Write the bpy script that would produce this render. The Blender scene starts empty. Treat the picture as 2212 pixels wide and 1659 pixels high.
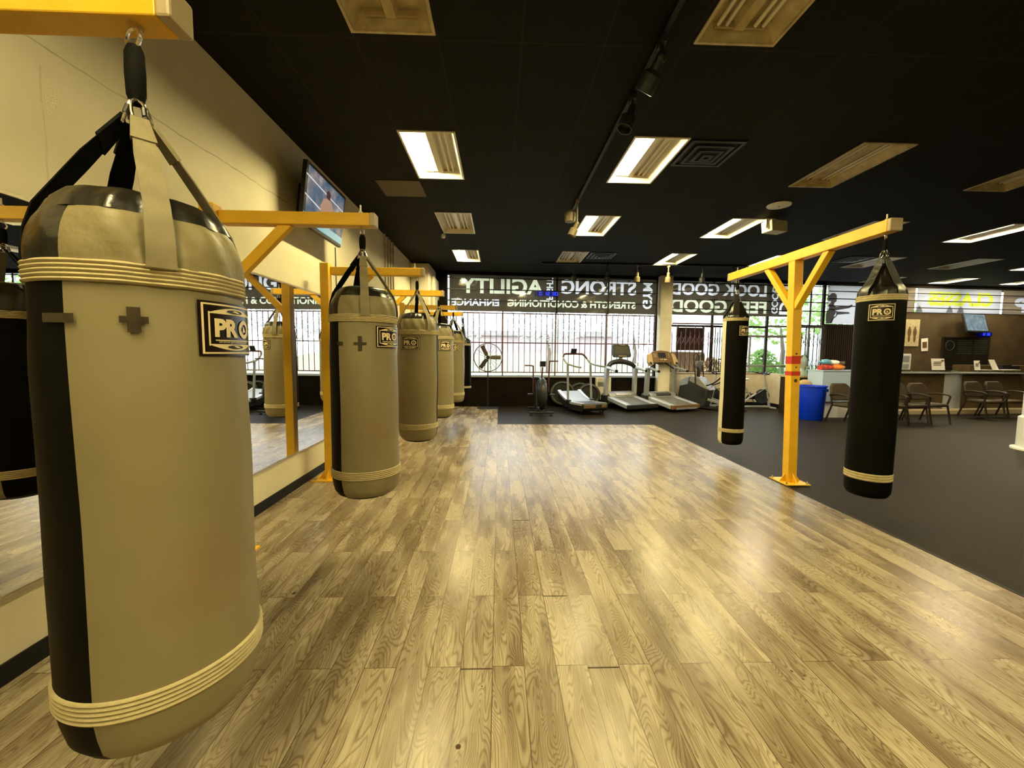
import bpy, math, random
from mathutils import Vector, Matrix
random.seed(7)
PI = math.pi
sc = bpy.context.scene
COL = sc.collection
# ------------------------------------------------------------------ camera
cam_d = bpy.data.cameras.new('camera'); cam = bpy.data.objects.new('camera', cam_d); COL.objects.link(cam)
sc.camera = cam
cam_d.sensor_width = 36; cam_d.lens = 885 / 2212 * 36; cam_d.clip_end = 300; cam_d.clip_start = 0.02
p, y, r = math.radians(4.339), math.radians(1.832), math.radians(-0.5205)
fwd = Vector((math.sin(y) * math.cos(p), math.cos(y) * math.cos(p), -math.sin(p)))
right = Vector((math.cos(y), -math.sin(y), 0)); down = fwd.cross(right)
r2 = right * math.cos(r) + down * math.sin(r); d2 = down * math.cos(r) - right * math.sin(r)
M = Matrix((r2, -d2, -fwd)).transposed().to_4x4(); M.translation = (0, 0, 1.55)
cam.matrix_world = M
# ------------------------------------------------------------------ world, exposure
w = bpy.data.worlds.new('overcast_sky'); sc.world = w; w.use_nodes = True
nt = w.node_tree; nt.nodes.clear()
bg = nt.nodes.new('ShaderNodeBackground'); wo = nt.nodes.new('ShaderNodeOutputWorld')
bg.inputs[0].default_value = (0.88, 0.94, 1.0, 1); bg.inputs[1].default_value = 5.0
nt.links.new(bg.outputs[0], wo.inputs[0])
sc.view_settings.view_transform = 'Standard'; sc.view_settings.look = 'None'
sc.view_settings.exposure = 0.0; sc.view_settings.gamma = 1; sc.view_settings.use_curve_mapping = False
sc.cycles.max_bounces = 8; sc.cycles.diffuse_bounces = 4; sc.cycles.transparent_max_bounces = 16
sc.cycles.sample_clamp_indirect = 6; sc.cycles.caustics_reflective = False; sc.cycles.use_denoising = True
TUBE_POWER = 430.0
LAMP_RGB = (1.0, 0.84, 0.39)
LAMP_COOL = (1.0, 0.82, 0.52)
CEIL = 3.85

# ------------------------------------------------------------------ materials
def mat(name, col, rough=0.6, metal=0.0, spec=0.5, emit=None, estr=0.0, coat=0.0):
    m = bpy.data.materials.new(name); m.use_nodes = True
    b = m.node_tree.nodes['Principled BSDF']
    b.inputs['Base Color'].default_value = (*col, 1); b.inputs['Roughness'].default_value = rough
    b.inputs['Metallic'].default_value = metal; b.inputs['Specular IOR Level'].default_value = spec
    b.inputs['Coat Weight'].default_value = coat
    if emit:
        b.inputs['Emission Color'].default_value = (*emit, 1); b.inputs['Emission Strength'].default_value = estr
    return m
def N(m, t, **k):
    n = m.node_tree.nodes.new(t)
    for a, v in k.items(): setattr(n, a, v)
    return n
def L(m, a, b): m.node_tree.links.new(a, b)
def bsdf(m): return m.node_tree.nodes['Principled BSDF']
def noisy(name, col, col2, scale=8, rough=0.6, bump=0.0, bscale=80, detail=4, spec=0.5, metal=0.0, coat=0.0):
    m = mat(name, col, rough, metal, spec, coat=coat)
    tc = N(m, 'ShaderNodeTexCoord'); n = N(m, 'ShaderNodeTexNoise'); n.inputs['Scale'].default_value = scale
    n.inputs['Detail'].default_value = detail; L(m, tc.outputs['Object'], n.inputs['Vector'])
    cr = N(m, 'ShaderNodeValToRGB'); cr.color_ramp.elements[0].position = 0.35; cr.color_ramp.elements[1].position = 0.65
    cr.color_ramp.elements[0].color = (*col, 1); cr.color_ramp.elements[1].color = (*col2, 1)
    L(m, n.outputs['Fac'], cr.inputs['Fac']); L(m, cr.outputs['Color'], bsdf(m).inputs['Base Color'])
    if bump:
        n2 = N(m, 'ShaderNodeTexNoise'); n2.inputs['Scale'].default_value = bscale; n2.inputs['Detail'].default_value = 5
        L(m, tc.outputs['Object'], n2.inputs['Vector'])
        bp = N(m, 'ShaderNodeBump'); bp.inputs['Strength'].default_value = bump; bp.inputs['Distance'].default_value = 0.01
        L(m, n2.outputs['Fac'], bp.inputs['Height']); L(m, bp.outputs['Normal'], bsdf(m).inputs['Normal'])
    return m

def wood_floor_mat():
    m = mat('oak_laminate', (0.4, 0.28, 0.12), 0.3); nt = m.node_tree
    tc = N(m, 'ShaderNodeTexCoord'); sx = N(m, 'ShaderNodeSeparateXYZ'); L(m, tc.outputs['Object'], sx.inputs[0])
    def add(a, v):
        q = N(m, 'ShaderNodeMath', operation='ADD'); L(m, a, q.inputs[0]); q.inputs[1].default_value = v; return q.outputs[0]
    def mul(a, v):
        q = N(m, 'ShaderNodeMath', operation='MULTIPLY'); L(m, a, q.inputs[0])
        if isinstance(v, (int, float)): q.inputs[1].default_value = v
        else: L(m, v, q.inputs[1])
        return q.outputs[0]
    yy = add(sx.outputs['Y'], 1.64 + 1.187 * 8); xx = add(sx.outputs['X'], 0.18 + 0.1575 * 40)
    cb = N(m, 'ShaderNodeCombineXYZ'); L(m, yy, cb.inputs[0]); L(m, xx, cb.inputs[1])
    br = N(m, 'ShaderNodeTexBrick', offset=0.5, offset_frequency=2); L(m, cb.outputs[0], br.inputs['Vector'])
    for k, v in (('Scale', 1), ('Mortar Size', 0.0018), ('Mortar Smooth', 0.0), ('Bias', 0.0), ('Brick Width', 1.187), ('Row Height', 0.1575)):
        br.inputs[k].default_value = v
    br.inputs['Color1'].default_value = (0, 0, 0, 1); br.inputs['Color2'].default_value = (1, 1, 1, 1); br.inputs['Mortar'].default_value = (.5, .5, .5, 1)
    rnd = N(m, 'ShaderNodeSeparateColor'); L(m, br.outputs['Color'], rnd.inputs[0]); R = rnd.outputs[0]
    # per-plank grain coordinates
    cg = N(m, 'ShaderNodeCombineXYZ')
    L(m, mul(sx.outputs['X'], 5.5), cg.inputs[0]); L(m, mul(sx.outputs['Y'], 1.0), cg.inputs[1]); L(m, mul(R, 37.0), cg.inputs[2])
    n1 = N(m, 'ShaderNodeTexNoise'); n1.inputs['Scale'].default_value = 1.6; n1.inputs['Detail'].default_value = 1.5; n1.inputs['Roughness'].default_value = 0.4
    n1.inputs['Distortion'].default_value = 0.6
    L(m, cg.outputs[0], n1.inputs['Vector'])
    s = N(m, 'ShaderNodeMath', operation='SINE'); L(m, mul(n1.outputs['Fac'], 165.0), s.inputs[0])
    rings = add(mul(s.outputs[0], 0.5), 0.5)
    rp = N(m, 'ShaderNodeMath', operation='POWER'); L(m, rings, rp.inputs[0]); rp.inputs[1].default_value = 3.0
    n2 = N(m, 'ShaderNodeTexNoise'); n2.inputs['Scale'].default_value = 1.3; n2.inputs['Detail'].default_value = 6
    L(m, cg.outputs[0], n2.inputs['Vector'])
    cf = N(m, 'ShaderNodeCombineXYZ'); L(m, mul(sx.outputs['X'], 160.0), cf.inputs[0]); L(m, mul(sx.outputs['Y'], 5.0), cf.inputs[1]); L(m, mul(R, 37.0), cf.inputs[2])
    n3 = N(m, 'ShaderNodeTexNoise'); n3.inputs['Scale'].default_value = 1.0; n3.inputs['Detail'].default_value = 3; L(m, cf.outputs[0], n3.inputs['Vector'])
    base = N(m, 'ShaderNodeValToRGB'); e = base.color_ramp.elements
    e[0].position = 0.36; e[0].color = (0.225, 0.175, 0.112, 1); e[1].position = 0.62; e[1].color = (0.45, 0.385, 0.275, 1)
    L(m, n2.outputs['Fac'], base.inputs['Fac'])
    tint = N(m, 'ShaderNodeMix', data_type='RGBA', blend_type='MULTIPLY'); tint.inputs['Factor'].default_value = 1
    tr = N(m, 'ShaderNodeMapRange'); tr.inputs['To Min'].default_value = 0.84; tr.inputs['To Max'].default_value = 1.10; L(m, R, tr.inputs['Value'])
    L(m, base.outputs['Color'], tint.inputs[6]); L(m, tr.outputs[0], tint.inputs[7])
    g1 = N(m, 'ShaderNodeMix', data_type='RGBA', blend_type='MULTIPLY'); L(m, tint.outputs[2], g1.inputs[6])
    g1.inputs[7].default_value = (0.46, 0.39, 0.30, 1); L(m, mul(rp.outputs[0], 0.8), g1.inputs[0])
    g2 = N(m, 'ShaderNodeMix', data_type='RGBA', blend_type='MULTIPLY'); L(m, g1.outputs[2], g2.inputs[6]); g2.inputs[7].default_value = (0.72, 0.66, 0.55, 1)
    fr = N(m, 'ShaderNodeMapRange'); fr.inputs['From Min'].default_value = 0.45; fr.inputs['From Max'].default_value = 0.75; L(m, n3.outputs['Fac'], fr.inputs['Value'])
    L(m, fr.outputs[0], g2.inputs[0])
    kn = N(m, 'ShaderNodeTexVoronoi'); kn.inputs['Scale'].default_value = 0.55; L(m, cg.outputs[0], kn.inputs['Vector'])
    kr = N(m, 'ShaderNodeMapRange'); kr.inputs['From Min'].default_value = 0.03; kr.inputs['From Max'].default_value = 0.16; kr.inputs['To Min'].default_value = 0.0; kr.inputs['To Max'].default_value = 0
    L(m, kn.outputs['Distance'], kr.inputs['Value'])
    g3 = N(m, 'ShaderNodeMix', data_type='RGBA', blend_type='MULTIPLY'); L(m, g2.outputs[2], g3.inputs[6]); g3.inputs[7].default_value = (0.35, 0.27, 0.18, 1); L(m, kr.outputs[0], g3.inputs[0])
    g4 = N(m, 'ShaderNodeMix', data_type='RGBA'); L(m, br.outputs['Fac'], g4.inputs[0]); L(m, g3.outputs[2], g4.inputs[6]); g4.inputs[7].default_value = (0.07, 0.04, 0.02, 1)
    L(m, g4.outputs[2], bsdf(m).inputs['Base Color'])
    rr = N(m, 'ShaderNodeMapRange'); rr.inputs['To Min'].default_value = 0.20; rr.inputs['To Max'].default_value = 0.34; L(m, n2.outputs['Fac'], rr.inputs['Value'])
    L(m, rr.outputs[0], bsdf(m).inputs['Roughness'])
    bp = N(m, 'ShaderNodeBump'); bp.inputs['Strength'].default_value = 0.12; bp.inputs['Distance'].default_value = 0.002
    hh = N(m, 'ShaderNodeMath', operation='SUBTRACT'); hh.inputs[0].default_value = 1; L(m, br.outputs['Fac'], hh.inputs[1])
    h3 = N(m, 'ShaderNodeMath', operation='SUBTRACT'); L(m, hh.outputs[0], h3.inputs[0]); L(m, mul(rp.outputs[0], 0.15), h3.inputs[1])
    L(m, h3.outputs[0], bp.inputs['Height']); L(m, bp.outputs['Normal'], bsdf(m).inputs['Normal'])
    bsdf(m).inputs['Specular IOR Level'].default_value = 0.28
    return m

def ceiling_mat():
    m = mat('black_ceiling_tile', (0.014, 0.013, 0.010), 0.72)
    tc = N(m, 'ShaderNodeTexCoord'); mp = N(m, 'ShaderNodeMapping'); mp.inputs['Location'].default_value = (1.08 + 0.6175 * 20, -1.99 + 1.2375 * 10, 0)
    L(m, tc.outputs['Object'], mp.inputs[0])
    br = N(m, 'ShaderNodeTexBrick', offset=0.0, squash=1.0); L(m, mp.outputs[0], br.inputs['Vector'])
    for k, v in (('Scale', 1), ('Mortar Size', 0.008), ('Mortar Smooth', 0.1), ('Brick Width', 0.6175), ('Row Height', 1.2375)): br.inputs[k].default_value = v
    br.inputs['Color1'].default_value = (0.008, 0.0075, 0.006, 1); br.inputs['Color2'].default_value = (0.010, 0.0095, 0.0075, 1); br.inputs['Mortar'].default_value = (0.017, 0.016, 0.013, 1)
    L(m, br.outputs['Color'], bsdf(m).inputs['Base Color'])
    n = N(m, 'ShaderNodeTexNoise'); n.inputs['Scale'].default_value = 90; L(m, tc.outputs['Object'], n.inputs['Vector'])
    bp = N(m, 'ShaderNodeBump'); bp.inputs['Strength'].default_value = 0.4; bp.inputs['Distance'].default_value = 0.004
    L(m, n.outputs['Fac'], bp.inputs['Height']); L(m, bp.outputs['Normal'], bsdf(m).inputs['Normal'])
    return m

def left_wall_mat():
    m = mat('painted_drywall', (0.62, 0.57, 0.44), 0.7)
    tc = N(m, 'ShaderNodeTexCoord'); sx = N(m, 'ShaderNodeSeparateXYZ'); L(m, tc.outputs['Object'], sx.inputs[0])
    n = N(m, 'ShaderNodeTexNoise'); n.inputs['Scale'].default_value = 2.2; n.inputs['Detail'].default_value = 5; L(m, tc.outputs['Object'], n.inputs['Vector'])
    cr = N(m, 'ShaderNodeValToRGB'); cr.color_ramp.elements[0].color = (0.68, 0.62, 0.45, 1); cr.color_ramp.elements[1].color = (0.76, 0.70, 0.52, 1)
    cr.color_ramp.elements[0].position = 0.3; cr.color_ramp.elements[1].position = 0.7; L(m, n.outputs['Fac'], cr.inputs['Fac'])
    # a crack / tape seam at about three metres, and a vertical one
    def crack(axis, pos, wid, nscale, amp, slope=0.0):
        nn = N(m, 'ShaderNodeTexNoise'); nn.inputs['Scale'].default_value = nscale; nn.inputs['Detail'].default_value = 6; L(m, tc.outputs['Object'], nn.inputs['Vector'])
        a = N(m, 'ShaderNodeMath', operation='MULTIPLY_ADD'); L(m, nn.outputs['Fac'], a.inputs[0]); a.inputs[1].default_value = amp; L(m, sx.outputs[axis], a.inputs[2])
        s_ = N(m, 'ShaderNodeMath', operation='MULTIPLY_ADD'); L(m, sx.outputs['Y'], s_.inputs[0]); s_.inputs[1].default_value = -slope; L(m, a.outputs[0], s_.inputs[2])
        b_ = N(m, 'ShaderNodeMath', operation='SUBTRACT'); L(m, s_.outputs[0] if slope else a.outputs[0], b_.inputs[0]); b_.inputs[1].default_value = pos + amp * 0.5
        c_ = N(m, 'ShaderNodeMath', operation='ABSOLUTE'); L(m, b_.outputs[0], c_.inputs[0])
        d_ = N(m, 'ShaderNodeMapRange'); d_.inputs['From Min'].default_value = 0; d_.inputs['From Max'].default_value = wid; d_.inputs['To Min'].default_value = 1; d_.inputs['To Max'].default_value = 0
        L(m, c_.outputs[0], d_.inputs['Value']); return d_.outputs[0]
    c1 = crack('Z', 2.97, 0.006, 5, 0.05, 0.036); c2 = crack('Y', 2.21, 0.008, 4, 0.05)
    lim = N(m, 'ShaderNodeMath', operation='LESS_THAN'); L(m, sx.outputs['Y'], lim.inputs[0]); lim.inputs[1].default_value = 5.0
    lz = N(m, 'ShaderNodeMath', operation='LESS_THAN'); L(m, sx.outputs['Z'], lz.inputs[0]); lz.inputs[1].default_value = 2.95
    q1 = N(m, 'ShaderNodeMath', operation='MULTIPLY'); L(m, c1, q1.inputs[0]); L(m, lim.outputs[0], q1.inputs[1])
    q2 = N(m, 'ShaderNodeMath', operation='MULTIPLY'); L(m, c2, q2.inputs[0]); L(m, lz.outputs[0], q2.inputs[1])
    q2b = N(m, 'ShaderNodeMath', operation='MULTIPLY'); L(m, q2.outputs[0], q2b.inputs[0]); q2b.inputs[1].default_value = 0.35
    q = N(m, 'ShaderNodeMath', operation='MAXIMUM'); L(m, q1.outputs[0], q.inputs[0]); L(m, q2b.outputs[0], q.inputs[1])
    n4 = N(m, 'ShaderNodeTexNoise'); n4.inputs['Scale'].default_value = 3; L(m, tc.outputs['Object'], n4.inputs['Vector'])
    qq = N(m, 'ShaderNodeMath', operation='MULTIPLY'); L(m, q.outputs[0], qq.inputs[0]); L(m, n4.outputs['Fac'], qq.inputs[1])
    mx = N(m, 'ShaderNodeMix', data_type='RGBA'); L(m, qq.outputs[0], mx.inputs[0]); L(m, cr.outputs['Color'], mx.inputs[6]); mx.inputs[7].default_value = (0.10, 0.08, 0.05, 1)
    L(m, mx.outputs[2], bsdf(m).inputs['Base Color'])
    nb = N(m, 'ShaderNodeTexNoise'); nb.inputs['Scale'].default_value = 120; L(m, tc.outputs['Object'], nb.inputs['Vector'])
    bp = N(m, 'ShaderNodeBump'); bp.inputs['Strength'].default_value = 0.15; bp.inputs['Distance'].default_value = 0.003
    L(m, nb.outputs['Fac'], bp.inputs['Height']); L(m, bp.outputs['Normal'], bsdf(m).inputs['Normal'])
    return m

def translucent_mat(name, tcol, dcol, gloss=0.05, mixf=0.5):
    m = bpy.data.materials.new(name); m.use_nodes = True; nt = m.node_tree; nt.nodes.clear()
    t = N(m, 'ShaderNodeBsdfTranslucent'); t.inputs[0].default_value = (*tcol, 1)
    d = N(m, 'ShaderNodeBsdfDiffuse'); d.inputs[0].default_value = (*dcol, 1)
    a = N(m, 'ShaderNodeMixShader'); a.inputs[0].default_value = mixf; L(m, t.outputs[0], a.inputs[1]); L(m, d.outputs[0], a.inputs[2])
    g = N(m, 'ShaderNodeBsdfGlossy'); g.inputs['Roughness'].default_value = 0.05
    b = N(m, 'ShaderNodeMixShader'); b.inputs[0].default_value = gloss; L(m, a.outputs[0], b.inputs[1]); L(m, g.outputs[0], b.inputs[2])
    o = N(m, 'ShaderNodeOutputMaterial'); L(m, b.outputs[0], o.inputs[0]); return m
def glass_mat(name, tint=(0.97, 0.98, 0.98), refl=0.06):
    m = bpy.data.materials.new(name); m.use_nodes = True; nt = m.node_tree; nt.nodes.clear()
    t = N(m, 'ShaderNodeBsdfTransparent'); t.inputs[0].default_value = (*tint, 1)
    g = N(m, 'ShaderNodeBsdfGlossy'); g.inputs['Roughness'].default_value = 0.02
    b = N(m, 'ShaderNodeMixShader'); b.inputs[0].default_value = refl; L(m, t.outputs[0], b.inputs[1]); L(m, g.outputs[0], b.inputs[2])
    o = N(m, 'ShaderNodeOutputMaterial'); L(m, b.outputs[0], o.inputs[0]); return m
def vinyl_mat(name, c1, c2, rough):
    m = mat(name, c1, rough)
    tc = N(m, 'ShaderNodeTexCoord'); n = N(m, 'ShaderNodeTexNoise'); n.inputs['Scale'].default_value = 3.2; n.inputs['Detail'].default_value = 5
    L(m, tc.outputs['Object'], n.inputs['Vector'])
    cr = N(m, 'ShaderNodeValToRGB'); cr.color_ramp.elements[0].position = 0.3; cr.color_ramp.elements[1].position = 0.7
    cr.color_ramp.elements[0].color = (*c1, 1); cr.color_ramp.elements[1].color = (*c2, 1); L(m, n.outputs['Fac'], cr.inputs['Fac'])
    L(m, cr.outputs['Color'], bsdf(m).inputs['Base Color'])
    n2 = N(m, 'ShaderNodeTexNoise'); n2.inputs['Scale'].default_value = 260; L(m, tc.outputs['Object'], n2.inputs['Vector'])
    bp = N(m, 'ShaderNodeBump'); bp.inputs['Strength'].default_value = 0.12; bp.inputs['Distance'].default_value = 0.002
    L(m, n2.outputs['Fac'], bp.inputs['Height']); L(m, bp.outputs['Normal'], bsdf(m).inputs['Normal'])
    return m
def add_smudge(m, pt, rad, col, amt):
    nt = m.node_tree; tc = N(m, 'ShaderNodeTexCoord'); d = N(m, 'ShaderNodeVectorMath', operation='DISTANCE'); L(m, tc.outputs['Object'], d.inputs[0]); d.inputs[1].default_value = pt
    r_ = N(m, 'ShaderNodeMapRange'); r_.inputs['From Min'].default_value = 0; r_.inputs['From Max'].default_value = rad; r_.inputs['To Min'].default_value = amt; r_.inputs['To Max'].default_value = 0; L(m, d.outputs['Value'], r_.inputs['Value'])
    n = N(m, 'ShaderNodeTexNoise'); n.inputs['Scale'].default_value = 14; L(m, tc.outputs['Object'], n.inputs['Vector'])
    q = N(m, 'ShaderNodeMath', operation='MULTIPLY'); L(m, r_.outputs[0], q.inputs[0]); L(m, n.outputs['Fac'], q.inputs[1])
    b = bsdf(m); src = b.inputs['Base Color'].links[0].from_socket
    x = N(m, 'ShaderNodeMix', data_type='RGBA'); L(m, q.outputs[0], x.inputs[0]); L(m, src, x.inputs[6]); x.inputs[7].default_value = (*col, 1); L(m, x.outputs[2], b.inputs['Base Color'])
def screen_mat(name, kind):
    m = mat(name, (0.01, 0.01, 0.01), 0.2)
    tc = N(m, 'ShaderNodeTexCoord'); n = N(m, 'ShaderNodeTexNoise'); n.inputs['Detail'].default_value = 6
    n.inputs['Scale'].default_value = 5 if kind == 'fight' else 7; L(m, tc.outputs['Object'], n.inputs['Vector'])
    cr = N(m, 'ShaderNodeValToRGB'); e = cr.color_ramp.elements
    if kind == 'fight':
        e[0].position = 0.30; e[0].color = (0.03, 0.07, 0.13, 1); e[1].position = 0.72; e[1].color = (0.62, 0.62, 0.66, 1)
        a = e.new(0.45); a.color = (0.10, 0.17, 0.26, 1); b = e.new(0.55); b.color = (0.26, 0.22, 0.24, 1)
    else:
        e[0].position = 0.3; e[0].color = (0.16, 0.24, 0.28, 1); e[1].position = 0.7; e[1].color = (0.36, 0.48, 0.52, 1)
    L(m, n.outputs['Fac'], cr.inputs['Fac']); L(m, cr.outputs['Color'], bsdf(m).inputs['Emission Color']); bsdf(m).inputs['Emission Strength'].default_value = 0.75
    return m

MT = dict(
 wood=wood_floor_mat(), ceil=ceiling_mat(), lwall=left_wall_mat(),
 rubber=noisy('rubber_flooring', (0.011, 0.0095, 0.007), (0.021, 0.017, 0.0125), 60, 0.45, 0.25, 150),
 blackwall=noisy('black_block_paint', (0.004, 0.003, 0.0025), (0.008, 0.006, 0.0045), 5, 0.6, 0.2, 40),
 stucco=noisy('stucco', (0.58, 0.50, 0.38), (0.66, 0.58, 0.45), 6, 0.85, 0.3, 60),
 column=noisy('cream_column_paint', (0.58, 0.53, 0.40), (0.66, 0.61, 0.47), 4, 0.7),
 brown=noisy('brown_wall_paint', (0.055, 0.040, 0.019), (0.072, 0.053, 0.026), 3, 0.7),
 blackpaint=mat('black_trim', (0.006, 0.006, 0.006), 0.5),
 base=mat('black_vinyl_base', (0.006, 0.006, 0.007), 0.5),
 yellow=noisy('yellow_powder_coat', (0.78, 0.44, 0.018), (0.86, 0.50, 0.028), 7, 0.38, 0.08, 120),
 yellow2=mat('yellow_bracket', (0.82, 0.5, 0.03), 0.4),
 red=mat('red_tape', (0.50, 0.03, 0.01), 0.5), rust=mat('rust_spot', (0.05, 0.03, 0.012), 0.8),
 cap=mat('grey_plastic_cap', (0.42, 0.33, 0.2), 0.35), chrome=mat('chrome', (0.75, 0.72, 0.65), 0.22, 1.0),
 steel=mat('zinc', (0.55, 0.52, 0.42), 0.4, 0.8),
 vgrey=vinyl_mat('grey_vinyl', (0.205, 0.172, 0.095), (0.245, 0.207, 0.118), 0.45),
 vtop=noisy('grey_vinyl_gathered', (0.19, 0.158, 0.08), (0.24, 0.20, 0.105), 6, 0.48, 0.9, 14),
 vblack=vinyl_mat('black_vinyl', (0.0018, 0.0016, 0.0012), (0.0035, 0.003, 0.002), 0.5),
 vcap=noisy('black_vinyl_cap', (0.007, 0.006, 0.004), (0.013, 0.011, 0.007), 6, 0.30, 0.9, 9),
 band=noisy('cream_webbing', (0.42, 0.35, 0.19), (0.48, 0.40, 0.22), 30, 0.7, 0.3, 200),
 strapg=noisy('olive_webbing', (0.18, 0.15, 0.08), (0.24, 0.20, 0.11), 12, 0.6, 0.2, 200),
 strapb=noisy('black_webbing', (0.004, 0.004, 0.004), (0.007, 0.007, 0.006), 30, 0.7, 0.2, 200),
 tan=mat('tan_vinyl', (0.62, 0.58, 0.42), 0.45),
 logo_k=mat('logo_black', (0.012, 0.006, 0.005), 0.25), logo_w=mat('logo_cream', (0.78, 0.66, 0.40), 0.45),
 tape=noisy('dark_tape', (0.025, 0.018, 0.01), (0.05, 0.036, 0.02), 30, 0.5),
 mirror=mat('mirror_glass', (0.9, 0.9, 0.88), 0.0, 1.0), mirror_edge=mat('mirror_channel', (0.5, 0.45, 0.32), 0.3, 0.8),
 pipe=mat('painted_conduit', (0.40, 0.36, 0.25), 0.5), wallw=mat('cream_plastic', (0.66, 0.61, 0.48), 0.5),
 troffer=mat('troffer_white', (0.75, 0.73, 0.66), 0.28, 0.0, 0.7), troffer_unlit=noisy('troffer_unlit_tone', (0.42, 0.35, 0.2), (0.62, 0.54, 0.34), 9, 0.45),  # unlit look painted in: darker tan copy of the white pan
 tube_off=mat('unlit_tube', (0.75, 0.73, 0.68), 0.25),
 tube_on=mat('lit_tube_warm', (1, 1, 1), 0.5, emit=LAMP_RGB, estr=TUBE_POWER),
 tube_cool=mat('lit_tube_rosy', (1, 1, 1), 0.5, emit=LAMP_COOL, estr=TUBE_POWER),
 white=mat('white_plastic', (0.75, 0.75, 0.73), 0.4), paper=mat('white_paper', (0.82, 0.80, 0.72), 0.7),
 black=mat('black_plastic', (0.012, 0.012, 0.012), 0.4), dark=mat('dark_grey_plastic', (0.02, 0.023, 0.026), 0.4),
 blackm=mat('black_metal', (0.015, 0.014, 0.013), 0.35), grey=mat('silver_paint', (0.26, 0.27, 0.28), 0.35, 0.3),
 lgrey=mat('light_silver_paint', (0.42, 0.44, 0.47), 0.3, 0.3), beltg=noisy('treadmill_belt', (0.10, 0.10, 0.10), (0.15, 0.15, 0.15), 5, 0.28),
 slat=mat('rubber_slat', (0.28, 0.33, 0.44), 0.35), consbrown=mat('console_brown', (0.13, 0.075, 0.03), 0.4), constan=mat('console_tan', (0.45, 0.32, 0.16), 0.4),
 maroon=mat('maroon_bar_paint', (0.07, 0.018, 0.022), 0.5), cage=mat('wire_cage', (0.10, 0.05, 0.05), 0.4),
 blade=mat('fan_blade_grey', (0.07, 0.06, 0.045), 0.5), film=translucent_mat('dark_window_film', (0.062, 0.052, 0.034), (0.08, 0.065, 0.04), 0.05, 0.45),
 letter=translucent_mat('white_cut_letter', (0.55, 0.54, 0.56), (0.4, 0.4, 0.38), 0.02, 0.12),
 letter_y=translucent_mat('cream_cut_letter', (0.55, 0.56, 0.40), (0.4, 0.4, 0.3), 0.02, 0.12),
 frost=translucent_mat('frosted_film', (0.52, 0.50, 0.50), (0.4, 0.38, 0.35), 0.04, 0.2), frost_b=translucent_mat('beige_film', (0.26, 0.20, 0.13), (0.25, 0.2, 0.13), 0.06, 0.4),
 sil=translucent_mat('grey_print', (0.16, 0.14, 0.13), (0.12, 0.11, 0.09), 0.05, 0.4), sil2=translucent_mat('pale_print', (0.34, 0.33, 0.33), (0.2, 0.2, 0.18), 0.05, 0.4),
 yletter=translucent_mat('yellow_cut_letter', (0.60, 0.64, 0.06), (0.5, 0.5, 0.06), 0.03, 0.3),
 glass=glass_mat('window_glass'), caseglass=glass_mat('case_glass', (0.9, 0.96, 0.93), 0.1), frame=mat('dark_window_frame', (0.02, 0.016, 0.012), 0.5), alu=mat('aluminium_frame', (0.45, 0.45, 0.43), 0.35, 0.6),
 clock_case=mat('clock_case', (0.004, 0.004, 0.012), 0.3, emit=(0, 0, 1), estr=0.06), led=mat('blue_led', (0, 0, 0), 0.5, emit=(0.02, 0.05, 1.0), estr=3.0),
 bin=mat('blue_plastic', (0.0, 0.03, 0.62), 0.35), chairf=noisy('brown_upholstery', (0.035, 0.026, 0.016), (0.06, 0.046, 0.028), 20, 0.6), chairw=mat('dark_chair_frame', (0.02, 0.014, 0.01), 0.4),
 lam=noisy('brown_laminate', (0.07, 0.048, 0.02), (0.095, 0.066, 0.03), 4, 0.5), brush=mat('brushed_metal_panel', (0.55, 0.58, 0.60), 0.35, 0.5), birch=mat('pale_plinth', (0.5, 0.4, 0.24), 0.6),
 cabw=mat('pale_cabinet', (0.42, 0.55, 0.72), 0.6), board=noisy('chalkboard', (0.006, 0.005, 0.004), (0.012, 0.010, 0.008), 6, 0.5), chalk=mat('chalk_green', (0.05, 0.07, 0.03), 0.8),  # cabw: whitish cabinet, blue light put into its colour
 skin=mat('mannequin_skin', (0.55, 0.5, 0.48), 0.5), hair=mat('mannequin_hair', (0.06, 0.05, 0.045), 0.6), glove_r=mat('red_glove', (0.50, 0.05, 0.03), 0.3), glove_o=mat('orange_glove', (0.65, 0.20, 0.03), 0.3), glove_b=mat('blue_glove', (0.10, 0.35, 0.55), 0.3), glove_w=mat('white_glove', (0.7, 0.75, 0.8), 0.3),
 poster=noisy('poster_print', (0.42, 0.36, 0.20), (0.52, 0.45, 0.26), 12, 0.7), slats=mat('brown_slat', (0.022, 0.014, 0.009), 0.6),
 grass=noisy('dry_grass', (0.30, 0.33, 0.20), (0.38, 0.38, 0.27), 2, 0.9), walk=noisy('pavement', (0.34, 0.32, 0.31), (0.42, 0.40, 0.39), 3, 0.9),
 pink=noisy('pale_brick', (0.50, 0.42, 0.42), (0.58, 0.51, 0.50), 2, 0.9), leaf=translucent_mat('leaves', (0.30, 0.48, 0.14), (0.30, 0.46, 0.16), 0.0, 0.5), leaf2=translucent_mat('glare_pale_leaves', (0.60, 0.61, 0.60), (0.58, 0.58, 0.58), 0.0, 0.5), flower=noisy('orange_flowers', (0.60, 0.28, 0.16), (0.40, 0.48, 0.2), 9, 0.8), bark=mat('bark', (0.2, 0.16, 0.12), 0.9),  # leaf2: window glare put into the leaf colour as pale grey
 wheel_edge=mat('wheel_edge', (0.09, 0.075, 0.05), 0.5), tanspot=mat('tan_spot_paint', (0.16, 0.125, 0.07), 0.5), pale_mullion=mat('pale_mullion', (0.16, 0.10, 0.10), 0.5), sign_d=mat('brown_sign', (0.05, 0.03, 0.022), 0.8), bluew=mat('sky_blue_cloth', (0.5, 0.65, 0.8), 0.7),
)

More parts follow.
